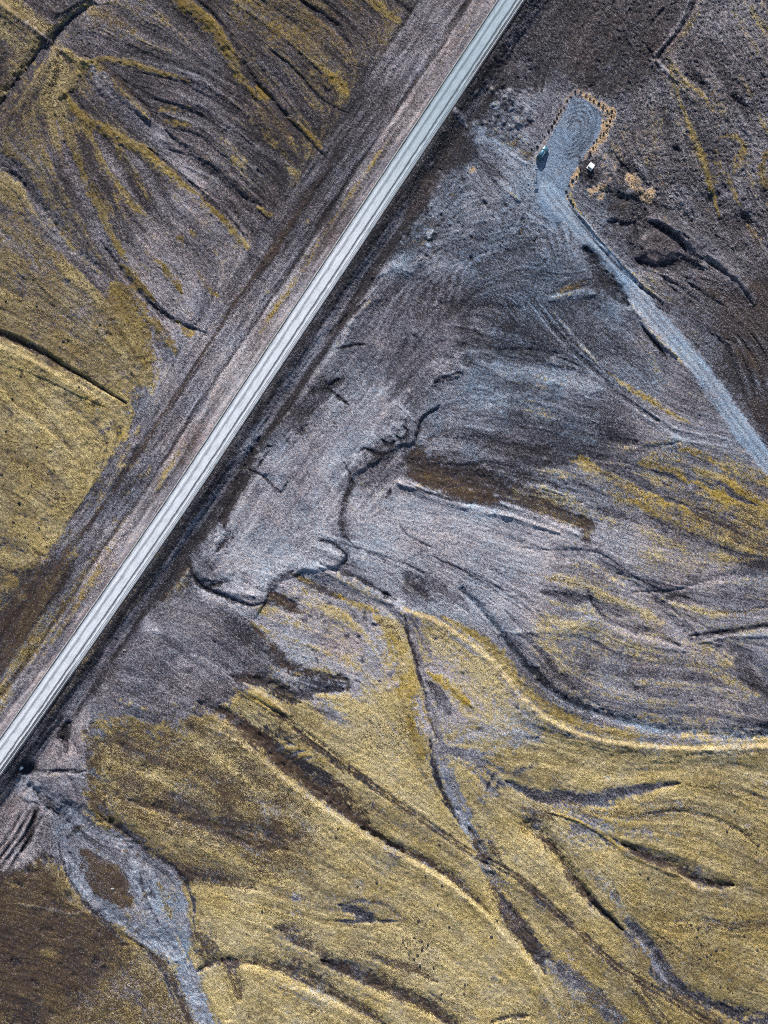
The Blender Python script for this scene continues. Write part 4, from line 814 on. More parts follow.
# streaks in the cover itself
amp = (1 - calm)
M += (LB * .10 + LM * .07 + LF * .03) * amp * np.where(M > .08, 1, .35) * (1 - .45 * sstep(700, 800, VV))
G += (LB * .032 + LM * .03 + LF * .03 + N4 * .07 + (N0 - .5) * .16 + (fbm(UU, VV, 48, 4, 431, .6) - .5) * .42 + (fbm(UU, VV, 110, 2, 435) - .5) * .22) * (1 - .6 * calm)
M += ((fbm(UU, VV, 26, 4, 441, .65) - .5) * .7 + (N0 - .5) * .15) * sstep(.12, .4, M) * amp
O += (LB * .08 + (fbm(UU, VV, 30, 3, 401) - .5) * .5) * .8
B += (LB * .04 + LM * .03) * amp
B += sstep(.6, .8, fbm(UU, VV, 46, 3, 421)) * .25 * sstep(.5, .8, M)
K += LB * .14 + LM * .10 + LF * .06 + (fbm(UU, VV, 60, 4, 451, .6) - .5) * .8      # moss tone; the broad streaks paint in hill shading
SG *= .55 + .9 * fbm(UU, VV, 38, 4, 481, .65)
SG += sstep(.25, .6, M) * .15
R2 = rng.rand(NV, NU).astype(np.float32); R3 = rng.rand(NV, NU).astype(np.float32)
M += (R2 - .5) * .55 * sstep(.06, .2, M) * sstep(1.1, .8, M) * amp
K += (R3 - .5) * .75 * SG + (hum - .5) * .55 - LX * .07; B += sstep(.5, .8, M) * (R2 > .93) * .5; G += (R3 - .5) * .42 * SG * (1 - .4 * calm); E += (fbm(UU, VV, 34, 4, 461, .6) - .5) * .6 + (R2 - .5) * .5
for c in (M, O, B, G, T, K, E, SG): np.clip(c, 0, 1, out=c)


def ground_z(u, v):
    x = min(max(u - U0, 0), NU - 1.001); y = min(max(v - V0, 0), NV - 1.001)
    i, j = int(x), int(y); a, b = x - i, y - j
    return float((H[j, i] * (1 - a) + H[j, i + 1] * a) * (1 - b) + (H[j + 1, i] * (1 - a) + H[j + 1, i + 1] * a) * b)


def W(u, v, z):
    """surveyed point: map position of something seen from above at height z"""
    k = S * (1 - z / D)
    return Vector(((u - 384) * k, (512 - v) * k, z))


# ------------------------------------------------------------------ materials
def new_mat(name):
    m = bpy.data.materials.new(name); m.use_nodes = True
    nt = m.node_tree; nt.nodes.clear()
    out = nt.nodes.new('ShaderNodeOutputMaterial'); b = nt.nodes.new('ShaderNodeBsdfPrincipled')
    nt.links.new(b.outputs[0], out.inputs[0])
    return m, nt, b


def nd(nt, typ, **kw):
    n = nt.nodes.new(typ)
    for k, v in kw.items(): setattr(n, k, v)
    return n


def lk(nt, a, b): nt.links.new(a, b)


def mathn(nt, op, a, b=None, c=None, clamp=False):
    n = nd(nt, 'ShaderNodeMath', operation=op, use_clamp=clamp)
    for i, x in enumerate((a, b, c)):
        if x is None: continue
        if isinstance(x, (int, float)): n.inputs[i].default_value = x
        else: lk(nt, x, n.inputs[i])
    return n.outputs[0]


def mixc(nt, f, a, b, blend='MIX'):
    n = nd(nt, 'ShaderNodeMix', data_type='RGBA', blend_type=blend)
    for i, x in ((0, f), (6, a), (7, b)):
        if isinstance(x, (int, float)): n.inputs[i].default_value = x
        elif isinstance(x, tuple): n.inputs[i].default_value = (*x, 1)
        else: lk(nt, x, n.inputs[i])
    return n.outputs[2]


def ramp(nt, f, stops, interp='LINEAR'):
    n = nd(nt, 'ShaderNodeValToRGB'); cr = n.color_ramp; cr.interpolation = interp
    while len(cr.elements) > 1: cr.elements.remove(cr.elements[-1])
    cr.elements[0].position = stops[0][0]; cr.elements[0].color = (*stops[0][1], 1)
    for p, c in stops[1:]:
        e = cr.elements.new(p); e.color = (*c, 1)
    lk(nt, f, n.inputs[0]); return n.outputs[0]


def noise(nt, vec, scale, detail=2, rough=.6):
    n = nd(nt, 'ShaderNodeTexNoise'); n.inputs['Scale'].default_value = scale; n.inputs['Detail'].default_value = detail; n.inputs['Roughness'].default_value = rough
    lk(nt, vec, n.inputs['Vector']); return n.outputs[0]


def ground_material():
    m, nt, b = new_mat('ground_cover')
    a1 = nd(nt, 'ShaderNodeAttribute', attribute_name='cover'); a2 = nd(nt, 'ShaderNodeAttribute', attribute_name='soil')
    s1 = nd(nt, 'ShaderNodeSeparateColor'); s2 = nd(nt, 'ShaderNodeSeparateColor')
    lk(nt, a1.outputs['Color'], s1.inputs[0]); lk(nt, a2.outputs['Color'], s2.inputs[0])
    mo, oc, br = s1.outputs[0], s1.outputs[1], s1.outputs[2]; gt, tn, kt = s2.outputs[0], s2.outputs[1], s2.outputs[2]
    co = nd(nt, 'ShaderNodeTexCoord').outputs['Object']
    nf = noise(nt, co, 3.3, 2, .75); nm = noise(nt, co, .75, 3, .65); ng = noise(nt, co, 5.0, 1, .5); nn = noise(nt, co, .12, 3)
    vo = nd(nt, 'ShaderNodeTexVoronoi'); vo.inputs['Scale'].default_value = 2.9; lk(nt, co, vo.inputs['Vector'])
    cell = nd(nt, 'ShaderNodeSeparateColor'); lk(nt, vo.outputs['Color'], cell.inputs[0])
    # gravel
    gg = mathn(nt, 'ADD', gt, mathn(nt, 'MULTIPLY', mathn(nt, 'MULTIPLY', mathn(nt, 'SUBTRACT', nf, .5), 1.9), a1.outputs['Alpha']))
    gg = mathn(nt, 'ADD', gg, mathn(nt, 'MULTIPLY', mathn(nt, 'SUBTRACT', cell.outputs[0], .5), .22), clamp=True)
    grav = ramp(nt, gg, GRAVEL_STOPS)
    tint = ramp(nt, a2.outputs['Alpha'], [(0, (.70, 1.0, 1.25)), (.25, (.88, 1.0, 1.10)), (.5, (1.0, .99, 1.02)), (1, (1.24, 1.0, .88))])
    grav = mixc(nt, 1.0, grav, tint, 'MULTIPLY')
    warm = mixc(nt, mathn(nt, 'MULTIPLY', sub01(nt, nm, .42, .66), .45), grav, mixc(nt, 1.0, grav, (1.12, .98, .9), 'MULTIPLY'))
    # moss
    mc = mixc(nt, oc, MOSS_PALE, MOSS_OCHRE)
    mc = mixc(nt, mathn(nt, 'MULTIPLY', sub01(nt, nf, .52, .64), mathn(nt, 'SUBTRACT', .75, mathn(nt, 'MULTIPLY', oc, .6))), mc, MOSS_HI)
    mc = mixc(nt, mathn(nt, 'MULTIPLY', sub01(nt, nf, .48, .36), .85), mc, MOSS_LO)
    mc = mixc(nt, mathn(nt, 'MULTIPLY', sub01(nt, nn, .45, .6), .25), mc, MOSS_GREY)
    mc = mixc(nt, 1.0, mc, ramp(nt, kt, [(0, (.52, .48, .42)), (.35, (.82, .80, .76)), (.6, (1.08, 1.06, 1.0)), (1, (1.5, 1.5, 1.55))]), 'MULTIPLY')
    n_th = mathn(nt, 'ADD', mathn(nt, 'ADD', mathn(nt, 'MULTIPLY', nf, 1.3), mathn(nt, 'MULTIPLY', nm, .9)), -.6)
    mk = mathn(nt, 'ADD', mathn(nt, 'MULTIPLY', mathn(nt, 'SUBTRACT', mo, n_th), 5.0), .55, clamp=True)
    c = mixc(nt, mk, warm, mc)
    # tan withered grass
    tk = mathn(nt, 'ADD', mathn(nt, 'MULTIPLY', mathn(nt, 'SUBTRACT', tn, mathn(nt, 'MULTIPLY', nf, 1.05)), 3.0), .45, clamp=True)
    tk = mathn(nt, 'MULTIPLY', tk, mathn(nt, 'MULTIPLY', tn, 1.5, clamp=True))
    c = mixc(nt, tk, c, mixc(nt, sub01(nt, ng, .4, .65), TAN_A, TAN_B))
    # brown soil
    bth = mathn(nt, 'ADD', mathn(nt, 'ADD', mathn(nt, 'MULTIPLY', nf, 1.7), mathn(nt, 'MULTIPLY', nm, .8)), -.78)
    bk = mathn(nt, 'ADD', mathn(nt, 'MULTIPLY', mathn(nt, 'SUBTRACT', br, bth), 3.0), .45, clamp=True)
    bk = mathn(nt, 'MULTIPLY', bk, .9)
    c = mixc(nt, bk, c, mixc(nt, sub01(nt, nf, .35, .65), BROWN_A, BROWN_B))
    # scattered pale grains and dark lichen spots
    sp = sub01(nt, cell.outputs[1], .93, .97); c = mixc(nt, mathn(nt, 'MULTIPLY', sp, .2), c, (.42, .40, .38))
    sp2 = sub01(nt, cell.outputs[2], .90, .95); c = mixc(nt, mathn(nt, 'MULTIPLY', sp2, .45), c, (.02, .018, .02))
    lk(nt, c, b.inputs['Base Color'])
    b.inputs['Roughness'].default_value = .9; b.inputs['Specular IOR Level'].default_value = .25
    bp = nd(nt, 'ShaderNodeBump'); bp.inputs['Strength'].default_value = .9; bp.inputs['Distance'].default_value = .22
    hh = mathn(nt, 'ADD', nf, mathn(nt, 'MULTIPLY', ng, .5)); lk(nt, hh, bp.inputs['Height']); lk(nt, bp.outputs[0], b.inputs['Normal'])
    return m


def sub01(nt, x, a, b):
    n = nd(nt, 'ShaderNodeMapRange', clamp=True); lk(nt, x, n.inputs[0])
    n.inputs[1].default_value = a; n.inputs[2].default_value = b; n.inputs[3].default_value = 0; n.inputs[4].default_value = 1
    return n.outputs[0]


GRAVEL_STOPS = [(0, (.010, .009, .012)), (.2, (.028, .026, .033)), (.45, (.108, .108, .130)), (.7, (.245, .248, .282)), (1, (.47, .47, .485))]
MOSS_PALE = (.33, .265, .13); MOSS_OCHRE = (.26, .175, .02); MOSS_HI = (.62, .54, .37); MOSS_LO = (.045, .032, .018); MOSS_GREY = (.27, .25, .20)
TAN_A = (.22, .13, .07); TAN_B = (.66, .48, .29); BROWN_A = (.018, .011, .010); BROWN_B = (.075, .045, .030)


def simple(name, col, rough=.6, metal=0.0, var=.25, scale=8.0, bump=.2, spec=.4):
    m, nt, b = new_mat(name)
    co = nd(nt, 'ShaderNodeTexCoord').outputs['Object']
    n = noise(nt, co, scale, 3, .6)
    lk(nt, mixc(nt, n, tuple(c * (1 - var) for c in col), tuple(min(1, c * (1 + var)) for c in col)), b.inputs['Base Color'])
    b.inputs['Roughness'].default_value = rough; b.inputs['Metallic'].default_value = metal; b.inputs['Specular IOR Level'].default_value = spec
    if bump:
        bp = nd(nt, 'ShaderNodeBump'); bp.inputs['Strength'].default_value = bump; bp.inputs['Distance'].default_value = .03
        lk(nt, n, bp.inputs['Height']); lk(nt, bp.outputs[0], b.inputs['Normal'])
    return m


def road_material():
    m, nt, b = new_mat('road_gravel')
    at = nd(nt, 'ShaderNodeAttribute', attribute_name='lane'); sp = nd(nt, 'ShaderNodeSeparateColor'); lk(nt, at.outputs['Color'], sp.inputs[0])
    ac, al = sp.outputs[0], sp.outputs[1]       # across 0..1, along in units of 100 m
    cb = nd(nt, 'ShaderNodeCombineXYZ'); lk(nt, mathn(nt, 'MULTIPLY', ac, 7.0), cb.inputs[0]); lk(nt, mathn(nt, 'MULTIPLY', al, 9.0), cb.inputs[1])
    ns = noise(nt, cb.outputs[0], 2.6, 3, .6)
    co = nd(nt, 'ShaderNodeTexCoord').outputs['Object']
    nf = noise(nt, co, 4.0, 2, .6); nl = noise(nt, co, .05, 2)
    cb2 = nd(nt, 'ShaderNodeCombineXYZ'); lk(nt, mathn(nt, 'MULTIPLY', ac, 22.0), cb2.inputs[0]); lk(nt, mathn(nt, 'MULTIPLY', al, 26.0), cb2.inputs[1])
    n2 = noise(nt, cb2.outputs[0], 1.6, 3, .65)
    nw = noise(nt, co, .28, 3, .6); nq = noise(nt, co, 1.1, 2, .6)
    ac2 = mathn(nt, 'ADD', ac, mathn(nt, 'MULTIPLY', mathn(nt, 'SUBTRACT', ns, .5), .045))
    ac2 = mathn(nt, 'ADD', ac2, mathn(nt, 'MULTIPLY', mathn(nt, 'SUBTRACT', nw, .5), .07))
    ac2 = mathn(nt, 'ADD', ac2, mathn(nt, 'MULTIPLY', mathn(nt, 'SUBTRACT', nq, .5), .035))
    w = ramp(nt, ac2, [(0, (.55,) * 3), (.045, (.62,) * 3), (.07, (.16,) * 3), (.095, (.2,) * 3), (.115, (.8,) * 3), (.135, (.45,) * 3), (.16, (.95,) * 3), (.27, (1,) * 3), (.33, (.55,) * 3), (.37, (.52,) * 3), (.42, (.96,) * 3), (.58, (1,) * 3),  # dark stops just inside the windrows paint their shadows
                       (.64, (.9,) * 3), (.67, (.2,) * 3), (.705, (.22,) * 3), (.745, (.85,) * 3), (.80, (.95,) * 3), (.83, (.5,) * 3), (.86, (.85,) * 3), (.89, (.45,) * 3), (.92, (.75,) * 3), (.95, (.36,) * 3), (1, (.3,) * 3)])
    tone = mathn(nt, 'MULTIPLY', w, mathn(nt, 'ADD', .45, mathn(nt, 'MULTIPLY', mathn(nt, 'ADD', ns, mathn(nt, 'MULTIPLY', nw, .5)), .68)))
    tone = mathn(nt, 'MULTIPLY', tone, mathn(nt, 'ADD', .52, mathn(nt, 'MULTIPLY', nf, .95)))
    tone = mathn(nt, 'MULTIPLY', tone, mathn(nt, 'ADD', .55, mathn(nt, 'MULTIPLY', n2, .9)), clamp=True)
    # northern stretch is damp and a little darker and bluer
    far = sub01(nt, al, ROAD_DAMP[0], ROAD_DAMP[1])
    c0 = ramp(nt, tone, [(0, (.03, .035, .045)), (.4, (.20, .22, .25)), (1, (.60, .625, .665))])
    c1 = ramp(nt, tone, [(0, (.03, .04, .05)), (.4, (.14, .175, .20)), (1, (.35, .42, .47))])
    c = mixc(nt, far, c0, c1)
    # beside the guard rails the outer shoulder is darker
    ends = mathn(nt, 'MAXIMUM', sub01(nt, al, ROAD_RAIL[1] - .02, ROAD_RAIL[1] + .08), sub01(nt, al, ROAD_RAIL[0] + .03, ROAD_RAIL[0] - .04))
    c = mixc(nt, mathn(nt, 'MULTIPLY', ends, sub01(nt, ac2, .78, .81)), c, mixc(nt, sub01(nt, nf, .4, .6), (.05, .055, .065), (.13, .14, .16)))
    eg = mathn(nt, 'ADD', mathn(nt, 'MULTIPLY', mathn(nt, 'ABSOLUTE', mathn(nt, 'SUBTRACT', ac, .5)), 2.0), mathn(nt, 'MULTIPLY', mathn(nt, 'SUBTRACT', nq, .5), .40))
    c = mixc(nt, sub01(nt, eg, .85, .95), c, mixc(nt, sub01(nt, nf, .4, .6), (.12, .11, .11), (.28, .255, .235)))
    lk(nt, c, b.inputs['Base Color']); b.inputs['Roughness'].default_value = .85; b.inputs['Specular IOR Level'].default_value = .3
    bp = nd(nt, 'ShaderNodeBump'); bp.inputs['Strength'].default_value = .5; bp.inputs['Distance'].default_value = .05
    lk(nt, nf, bp.inputs['Height']); lk(nt, bp.outputs[0], b.inputs['Normal'])
    return m


# ------------------------------------------------------------------ object helpers
def link(o, parent=None):
    COL.objects.link(o)
    if parent is not None: o.parent = parent
    return o


def tag(o, label=None, cat=None, group=None, kind=None):
    if label: o['label'] = label
    if cat: o['category'] = cat
    if group: o['group'] = group
    if kind: o['kind'] = kind
    return o


def mesh_np(name, V, F, mat, attrs=None, smooth=True):
    me = bpy.data.meshes.new(name)
    me.vertices.add(len(V)); me.vertices.foreach_set('co', np.ascontiguousarray(V, np.float32).ravel())
    nf = len(F)
    me.loops.add(nf * 4); me.loops.foreach_set('vertex_index', np.ascontiguousarray(F, np.int32).ravel())
    me.polygons.add(nf); me.polygons.foreach_set('loop_start', np.arange(0, nf * 4, 4, dtype=np.int32))
    me.polygons.foreach_set('use_smooth', np.full(nf, smooth, bool))
    for k, A in (attrs or {}).items():
        at = me.attributes.new(k, 'FLOAT_COLOR', 'POINT'); at.data.foreach_set('color', np.ascontiguousarray(A, np.float32).ravel())
    me.update(calc_edges=True); me.materials.append(mat)
    return link(bpy.data.objects.new(name, me))


# ------------------------------------------------------------------ terrain meshes from the grid
GM = ground_material()
# outer coordinates run on to the horizon in growing steps
ext = [3, 8, 16, 30, 55, 100, 180, 320, 600, 1100, 2000, 4000, 8000]
eu = np.concatenate([U0 - np.array(ext[::-1]), uu, U1 + np.array(ext)]).astype(np.float32)
ev = np.concatenate([V0 - np.array(ext[::-1]), vv, V1 + np.array(ext)]).astype(np.float32)
EU, EV = np.meshgrid(eu, ev)
ne = len(ext)
pad = lambda A: np.pad(A, ne, mode='edge')
HE, ME, OE, BE, GE, TE, KE, EE, SE = (pad(A) for A in (H, M, O, B, G, T, K, E, SG))
od = np.maximum(np.maximum(U0 - EU, EU - U1), np.maximum(V0 - EV, EV - V1)); of = sstep(0, 60, od)
HE = HE * (1 - of) + (-1.2 + (fbm(EU, EV, 180, 4, 501) - .5) * 3) * of
rt2, _ = polyline_st(EU[:, :], EV[:, :], ROADC[::12])
HE = np.where(od > 0, np.where(np.abs(rt2) < 60, np.minimum(HE, -.6), HE), HE)
ME = ME * (1 - of) + sstep(.35, .7, fbm(EU, EV, 160, 4, 511)) * of; OE = OE * (1 - of) + .4 * of; BE = BE * (1 - of) + .2 * of
GE = GE * (1 - of) + .45 * of; TE = TE * (1 - of)
kx = S * (1 - HE / D)
VX = np.stack([(EU - 384) * kx, (512 - EV) * kx, HE], -1).reshape(-1, 3)
COV = np.stack([ME, OE, BE, SE], -1).reshape(-1, 4); SOI = np.stack([GE, TE, KE, EE], -1).reshape(-1, 4)
nv_, nu_ = EU.shape
idx = np.arange(nv_ * nu_, dtype=np.int32).reshape(nv_, nu_)
FQ = np.stack([idx[:-1, :-1], idx[1:, :-1], idx[1:, 1:], idx[:-1, 1:]], -1)
fc = np.zeros((nv_ - 1, nu_ - 1), np.int8)
core = (slice(ne, ne + NV - 1), slice(ne, ne + NU - 1))
cls = np.zeros((NV - 1, NU - 1), np.int8)
onlot = LOTM[:-1, :-1] > 0
ontr = (np.abs(TRT[:-1, :-1]) < 8) & (TRS[:-1, :-1] > 6)


def stream_mask(pts, w):
    q, _ = polyline_st(UU, VV, catmull(pts, 10)); return np.abs(q + WX * 2)[:-1, :-1] < w


ST1 = [(26, 780), (50, 800), (72, 817), (100, 836), (128, 852), (142, 880), (150, 908), (165, 938), (176, 956), (190, 986), (206, 1026), (225, 1080)]
ST2 = [(66, 810), (60, 838), (72, 868), (86, 892), (110, 914), (140, 934), (168, 946)]
ST3 = [(408, 622), (416, 650), (424, 678), (432, 712), (440, 745), (446, 780), (458, 806), (480, 848), (498, 888)]
st = stream_mask(ST1, 8) | stream_mask(ST2, 5)
cls[st] = 3
cls[stream_mask(ST3[4:], 5.5) | stream_mask(ST3[:5], 2.5)] = 4
cls[ontr] = 2
cls[onlot] = 1
fc[core] = cls
names = {0: 'ground', 1: 'parking_area', 2: 'gravel_side_road', 3: 'dry_stream_bed', 4: 'gravel_wash'}
for c, nm_ in names.items():
    F = FQ[fc == c]
    used, inv = np.unique(F, return_inverse=True)
    o = mesh_np(nm_, VX[used], inv.reshape(-1, 4), GM, {'cover': COV[used], 'soil': SOI[used]})
    tag(o, kind='structure')

# ------------------------------------------------------------------ the main road strip
RC = catmull([(-6000, 8800), (-1500, 2830)] + road_pts + [(1500, -1480), (6000, -8200)], 4.0) if False else catmull(road_pts, 4.0)
ext0 = [RC[0] + (RC[0] - RC[1]) / np.linalg.norm(RC[0] - RC[1]) * k for k in (7000, 3000, 1200, 500, 200)]
ext1 = [RC[-1] + (RC[-1] - RC[-2]) / np.linalg.norm(RC[-1] - RC[-2]) * k for k in (200, 500, 1200, 3000, 7000)]
RC = np.vstack([ext0, RC, ext1])
al = np.concatenate([[0], np.cumsum(np.hypot(*np.diff(RC, axis=0).T))]) * S
tg = np.gradient(RC, axis=0); tg /= np.hypot(tg[:, 0], tg[:, 1])[:, None]
nr = np.stack([-tg[:, 1], tg[:, 0]], 1)      # to the right hand side (south-east) in map coordinates
HALF = 12.3
KA = 68
ac = np.linspace(-1, 1, KA)
def gau(x, c, w): return np.exp(-((x - c) / w) ** 2)
xs = (ac + 1) / 2
prof = .06 * (1 - ac ** 2) - .035 * gau(xs, .35, .035) - .06 * gau(xs, .69, .025) - .04 * gau(xs, .2, .03) + .20 * gau(xs, .065, .022) + .09 * gau(xs, .80, .022) + .1 * gau(xs, .87, .014) + .11 * gau(xs, .925, .014)
prof -= .30 * (xs > .985) + .30 * (xs < .015)
dev = (vnoise(np.arange(len(RC))[:, None] / 2.0 + 0 * xs[None], xs[None] * 30 + 0 * al[:, None], 601) - .5) * .05
Zr = .06 + prof[None, :] + dev
UR = RC[:, 0][:, None] + nr[:, 0][:, None] * ac[None] * HALF; VR = RC[:, 1][:, None] + nr[:, 1][:, None] * ac[None] * HALF
k_ = S * (1 - Zr / D)
Vr = np.stack([(UR - 384) * k_, (512 - VR) * k_, Zr], -1).reshape(-1, 3)
ir = np.arange(len(RC) * KA, dtype=np.int32).reshape(len(RC), KA)
Fr = np.stack([ir[:-1, :-1], ir[:-1, 1:], ir[1:, 1:], ir[1:, :-1]], -1).reshape(-1, 4)
LA = np.stack([np.broadcast_to(xs[None], UR.shape), np.broadcast_to((al / 100)[:, None], UR.shape), np.zeros(UR.shape), np.ones(UR.shape)], -1).reshape(-1, 4)


def along_of(u, v):
    i = int(np.argmin((RC[:, 0] - u) ** 2 + (RC[:, 1] - v) ** 2)); return al[i] / 100, i


ROAD_DAMP = (along_of(341, 256)[0], along_of(440, 107)[0])
ROAD_RAIL = (along_of(66, 664)[0], along_of(456, 83)[0])
road = mesh_np('gravel_road', Vr, Fr, road_material(), {'lane': LA})
tag(road, kind='structure')

# ------------------------------------------------------------------ loose stones too many to count
def rock_mesh(name, seed, sub=2, mat=None, flat=.7):
    r = random.Random(seed); bm = bmesh.new(); bmesh.ops.create_icosphere(bm, subdivisions=sub, radius=1)
    sc = (r.uniform(.8, 1.15), r.uniform(.7, 1.0), flat * r.uniform(.8, 1.15))
    cuts = [(Vector((r.uniform(-1, 1), r.uniform(-1, 1), r.uniform(-.4, 1))).normalized(), r.uniform(.55, .85)) for _ in range(7)]
    for v in bm.verts:
        p = v.co.copy()
        for n, d in cuts:
            e = p.dot(n) - d
            if e > 0: p -= n * e * .85
        p *= 1 + r.uniform(-.05, .05)
        v.co = Vector((p.x * sc[0], p.y * sc[1], p.z * sc[2]))
    me = bpy.data.meshes.new(name); bm.to_mesh(me); bm.free()
    if mat: me.materials.append(mat)
    return me


STONE = simple('lava_stone', (.13, .12, .12), .9, var=.5, scale=3, bump=.6)
DARKSTONE = simple('dark_basalt', (.035, .03, .03), .9, var=.4, scale=4, bump=.6)
PALESTONE = simple('pale_stone', (.30, .28, .25), .85, var=.25, scale=5, bump=.5)


def stone_field(name, n, zone, mat, smin, smax, seed, label):
    r = np.random.RandomState(seed)
    dirs = np.array([(1, 0, 0), (-1, 0, 0), (0, 1, 0), (0, -1, 0), (0, 0, 1), (0, 0, -1)], float)
    fo = np.array([(4, 0, 2), (4, 2, 1), (4, 1, 3), (4, 3, 0)])
    VS, FS = [], []
    k = 0
    while k < n:
        u, v = r.uniform(-40, 808), r.uniform(-40, 1064)
        if r.rand() > zone(u, v): continue
        i, j = int(u - U0), int(v - V0)
        if abs(RT[j, i]) < 13 or LOTM[j, i] > -1.5 or abs(TRT[j, i]) < 9: continue
        z = ground_z(u, v); s = smin + (smax - smin) * r.rand() ** 3
        P = dirs[[0, 1, 2, 3, 4]] * s * r.uniform(.55, 1.2, (5, 1)); P[:, 2] *= .8; P[:4, 2] -= .12 * s
        P[4, :2] += r.uniform(-.3, .3, 2) * s
        a = r.uniform(0, 6.28); c_, s_ = math.cos(a), math.sin(a)
        X = P[:, 0] * c_ - P[:, 1] * s_; Y = P[:, 0] * s_ + P[:, 1] * c_
        w = W(u, v, z)
        VS.append(np.stack([X + w.x, Y + w.y, P[:, 2] + w.z], 1)); FS.append(fo + k * 5); k += 1
    V_ = np.concatenate(VS); F_ = np.concatenate(FS)
    me = bpy.data.meshes.new(name); me.from_pydata(V_.tolist(), [], F_.tolist()); me.materials.append(mat)
    o = link(bpy.data.objects.new(name, me)); tag(o, label, 'stones', kind='stuff'); return o


def z_rough(u, v):
    a = 1.0 if (u > 590 and v < 330 and u < 720) else .35
    if u > 440 and 95 < v < 250: return a
    if u > 600 and v <= 95: return .15
    if u > 690 and v < 420: return .6
    return 0.0
def z_wide(u, v):
    i, j = int(u - U0), int(v - V0)
    if RT[j, i] < 14: return .12 * (1 - M[j, i]) * (B[j, i] < .4)
    return (.1 + .5 * (1 - M[j, i])) * (B[j, i] < .4)
stone_field('loose_stones', 11000, z_rough, STONE, .10, .42, 5, 'loose grey lava stones strewn over the rough dark ground around the parking area')
stone_field('scattered_pale_stones', 1500, z_rough, PALESTONE, .06, .2, 6, 'pale weathered stones strewn among the dark ones near the parking area')
stone_field('washed_stones', 7000, z_wide, STONE, .08, .26, 8, 'small grey stones scattered over the washed gravel plain')

# ------------------------------------------------------------------ boulders round the car park
rocks = [rock_mesh('boulder', s, 2, DARKSTONE if s % 2 else STONE, .75) for s in (1, 2, 3, 4, 5)]
Z8 = lambda pts: [(520 + x / 7.68, 80 + y / 7.68) for x, y in pts]
row_w = Z8([(90, 525), (133, 512), (160, 474), (188, 432), (222, 386), (246, 345), (268, 314), (281, 286), (298, 262), (318, 231), (339, 200), (369, 160), (392, 125)])
row_n = Z8([(427, 82), (465, 88), (502, 115), (538, 138), (569, 156), (602, 178), (634, 204), (669, 229), (706, 242)])
row_e = Z8([(705, 275), (690, 310), (664, 344), (666, 378), (641, 402), (617, 425), (592, 452), (568, 482), (562, 516), (540, 547), (533, 577)])
row_s = Z8([(467, 684), (462, 720), (432, 738), (400, 771), (379, 806), (358, 848), (370, 884), (396, 916), (412, 948)])
rr = random.Random(12)
for pts, lab, cat in ((row_w, 'dark boulder in the straight row along the west edge of the parking area', 'w'), (row_n, 'dark boulder in the row closing the north end of the parking area', 'n'),
                      (row_e, 'dark boulder on tan grass along the east edge above the white cabinet', 'e'), (row_s, 'dark boulder on tan grass between the white cabinet and the side road', 's')):
    for (u, v) in pts:
        u += rr.uniform(-.7, .7); v += rr.uniform(-.7, .7)
        z = ground_z(u, v); s = rr.choice((.30, .36, .42, .48, .56)) * rr.uniform(.9, 1.1)
        o = bpy.data.objects.new('boulder', rocks[rr.randrange(5)]); link(o)
        o.location = W(u, v, z + .18); o.scale = (s, s, s * rr.uniform(.9, 1.2)); o.rotation_euler = (0, 0, rr.uniform(0, 6.28))
        tag(o, lab, 'boulder', {'w': 'boulders along the west edge of the parking area', 'n': 'boulders round the north end of the parking area', 'e': 'boulders along the east edge of the parking area', 's': 'boulders south of the white cabinet'}[cat])

# small dark stones on the moss
small = [rock_mesh('dark_stone', 20 + s, 1, DARKSTONE, .8) for s in range(4)]
def zz(ox, oy, k, pts): return [(ox + x / k, oy + y / k) for x, y in pts]
clA = zz(400, 910, 7.68, [(130, 178), (108, 213), (165, 240), (212, 265), (70, 345), (105, 375), (137, 345), (170, 303), (152, 425), (22, 248), (48, 290), (255, 118), (142, 80), (378, 130), (258, 440)])
clB = zz(680, 900, 8.73, [(95, 212), (160, 243), (150, 322), (185, 385), (172, 508), (235, 490), (272, 478), (318, 437), (375, 437), (318, 527), (560, 312), (675, 438), (602, 186)])
clC = zz(512, 768, 3, [(385, 318), (408, 330), (285, 450), (645, 190), (733, 252), (738, 232), (727, 75), (668, 128), (625, 655), (648, 660), (662, 675), (420, 645), (375, 500)])
clD = zz(256, 768, 3, [(508, 323), (558, 352), (545, 410), (240, 208), (245, 183), (305, 355), (550, 230), (362, 345), (707, 506), (724, 458), (627, 650), (624, 678), (557, 678), (553, 690), (415, 668), (75, 482), (18, 430), (228, 555)])
clE = zz(0, 256, 3, [(37, 427), (17, 135), (110, 150), (18, 525), (95, 688), (57, 740), (5, 655), (190, 255), (300, 205), (85, 712), (395, 350), (82, 632), (110, 572), (62, 360), (236, 395)])
clF = zz(0, 512, 3, [(117, 47), (75, 75), (140, 103), (40, 30)])
for pts, lab, grp in ((clA, 'small dark stone in the loose cluster on pale moss beside the brown gully', 'dark stones clustered beside the brown gully'),
                      (clB, 'small dark stone in the scatter on olive moss at the lower right edge', 'dark stones on the lower right moss'),
                      (clC, 'small dark stone lying alone on the moss near the vehicle track', 'single dark stones near the vehicle track'),
                      (clD, 'small dark stone on the pale moss slope below the long ridge', 'single dark stones below the long ridge'),
                      (clE, 'small dark stone on the moss field west of the gravel road', 'dark stones on the moss west of the road'),
                      (clF, 'small dark stone on the moss near the brown ditch west of the road', 'dark stones near the brown ditch')):
    for (u, v) in pts:
        z = ground_z(u, v); s = rr.uniform(.36, .60)
        o = bpy.data.objects.new('dark_stone', small[rr.randrange(4)]); link(o)
        o.location = W(u, v, z + .05); o.scale = (s, s, s); o.rotation_euler = (0, 0, rr.uniform(0, 6.28)); tag(o, lab, 'stone', grp)
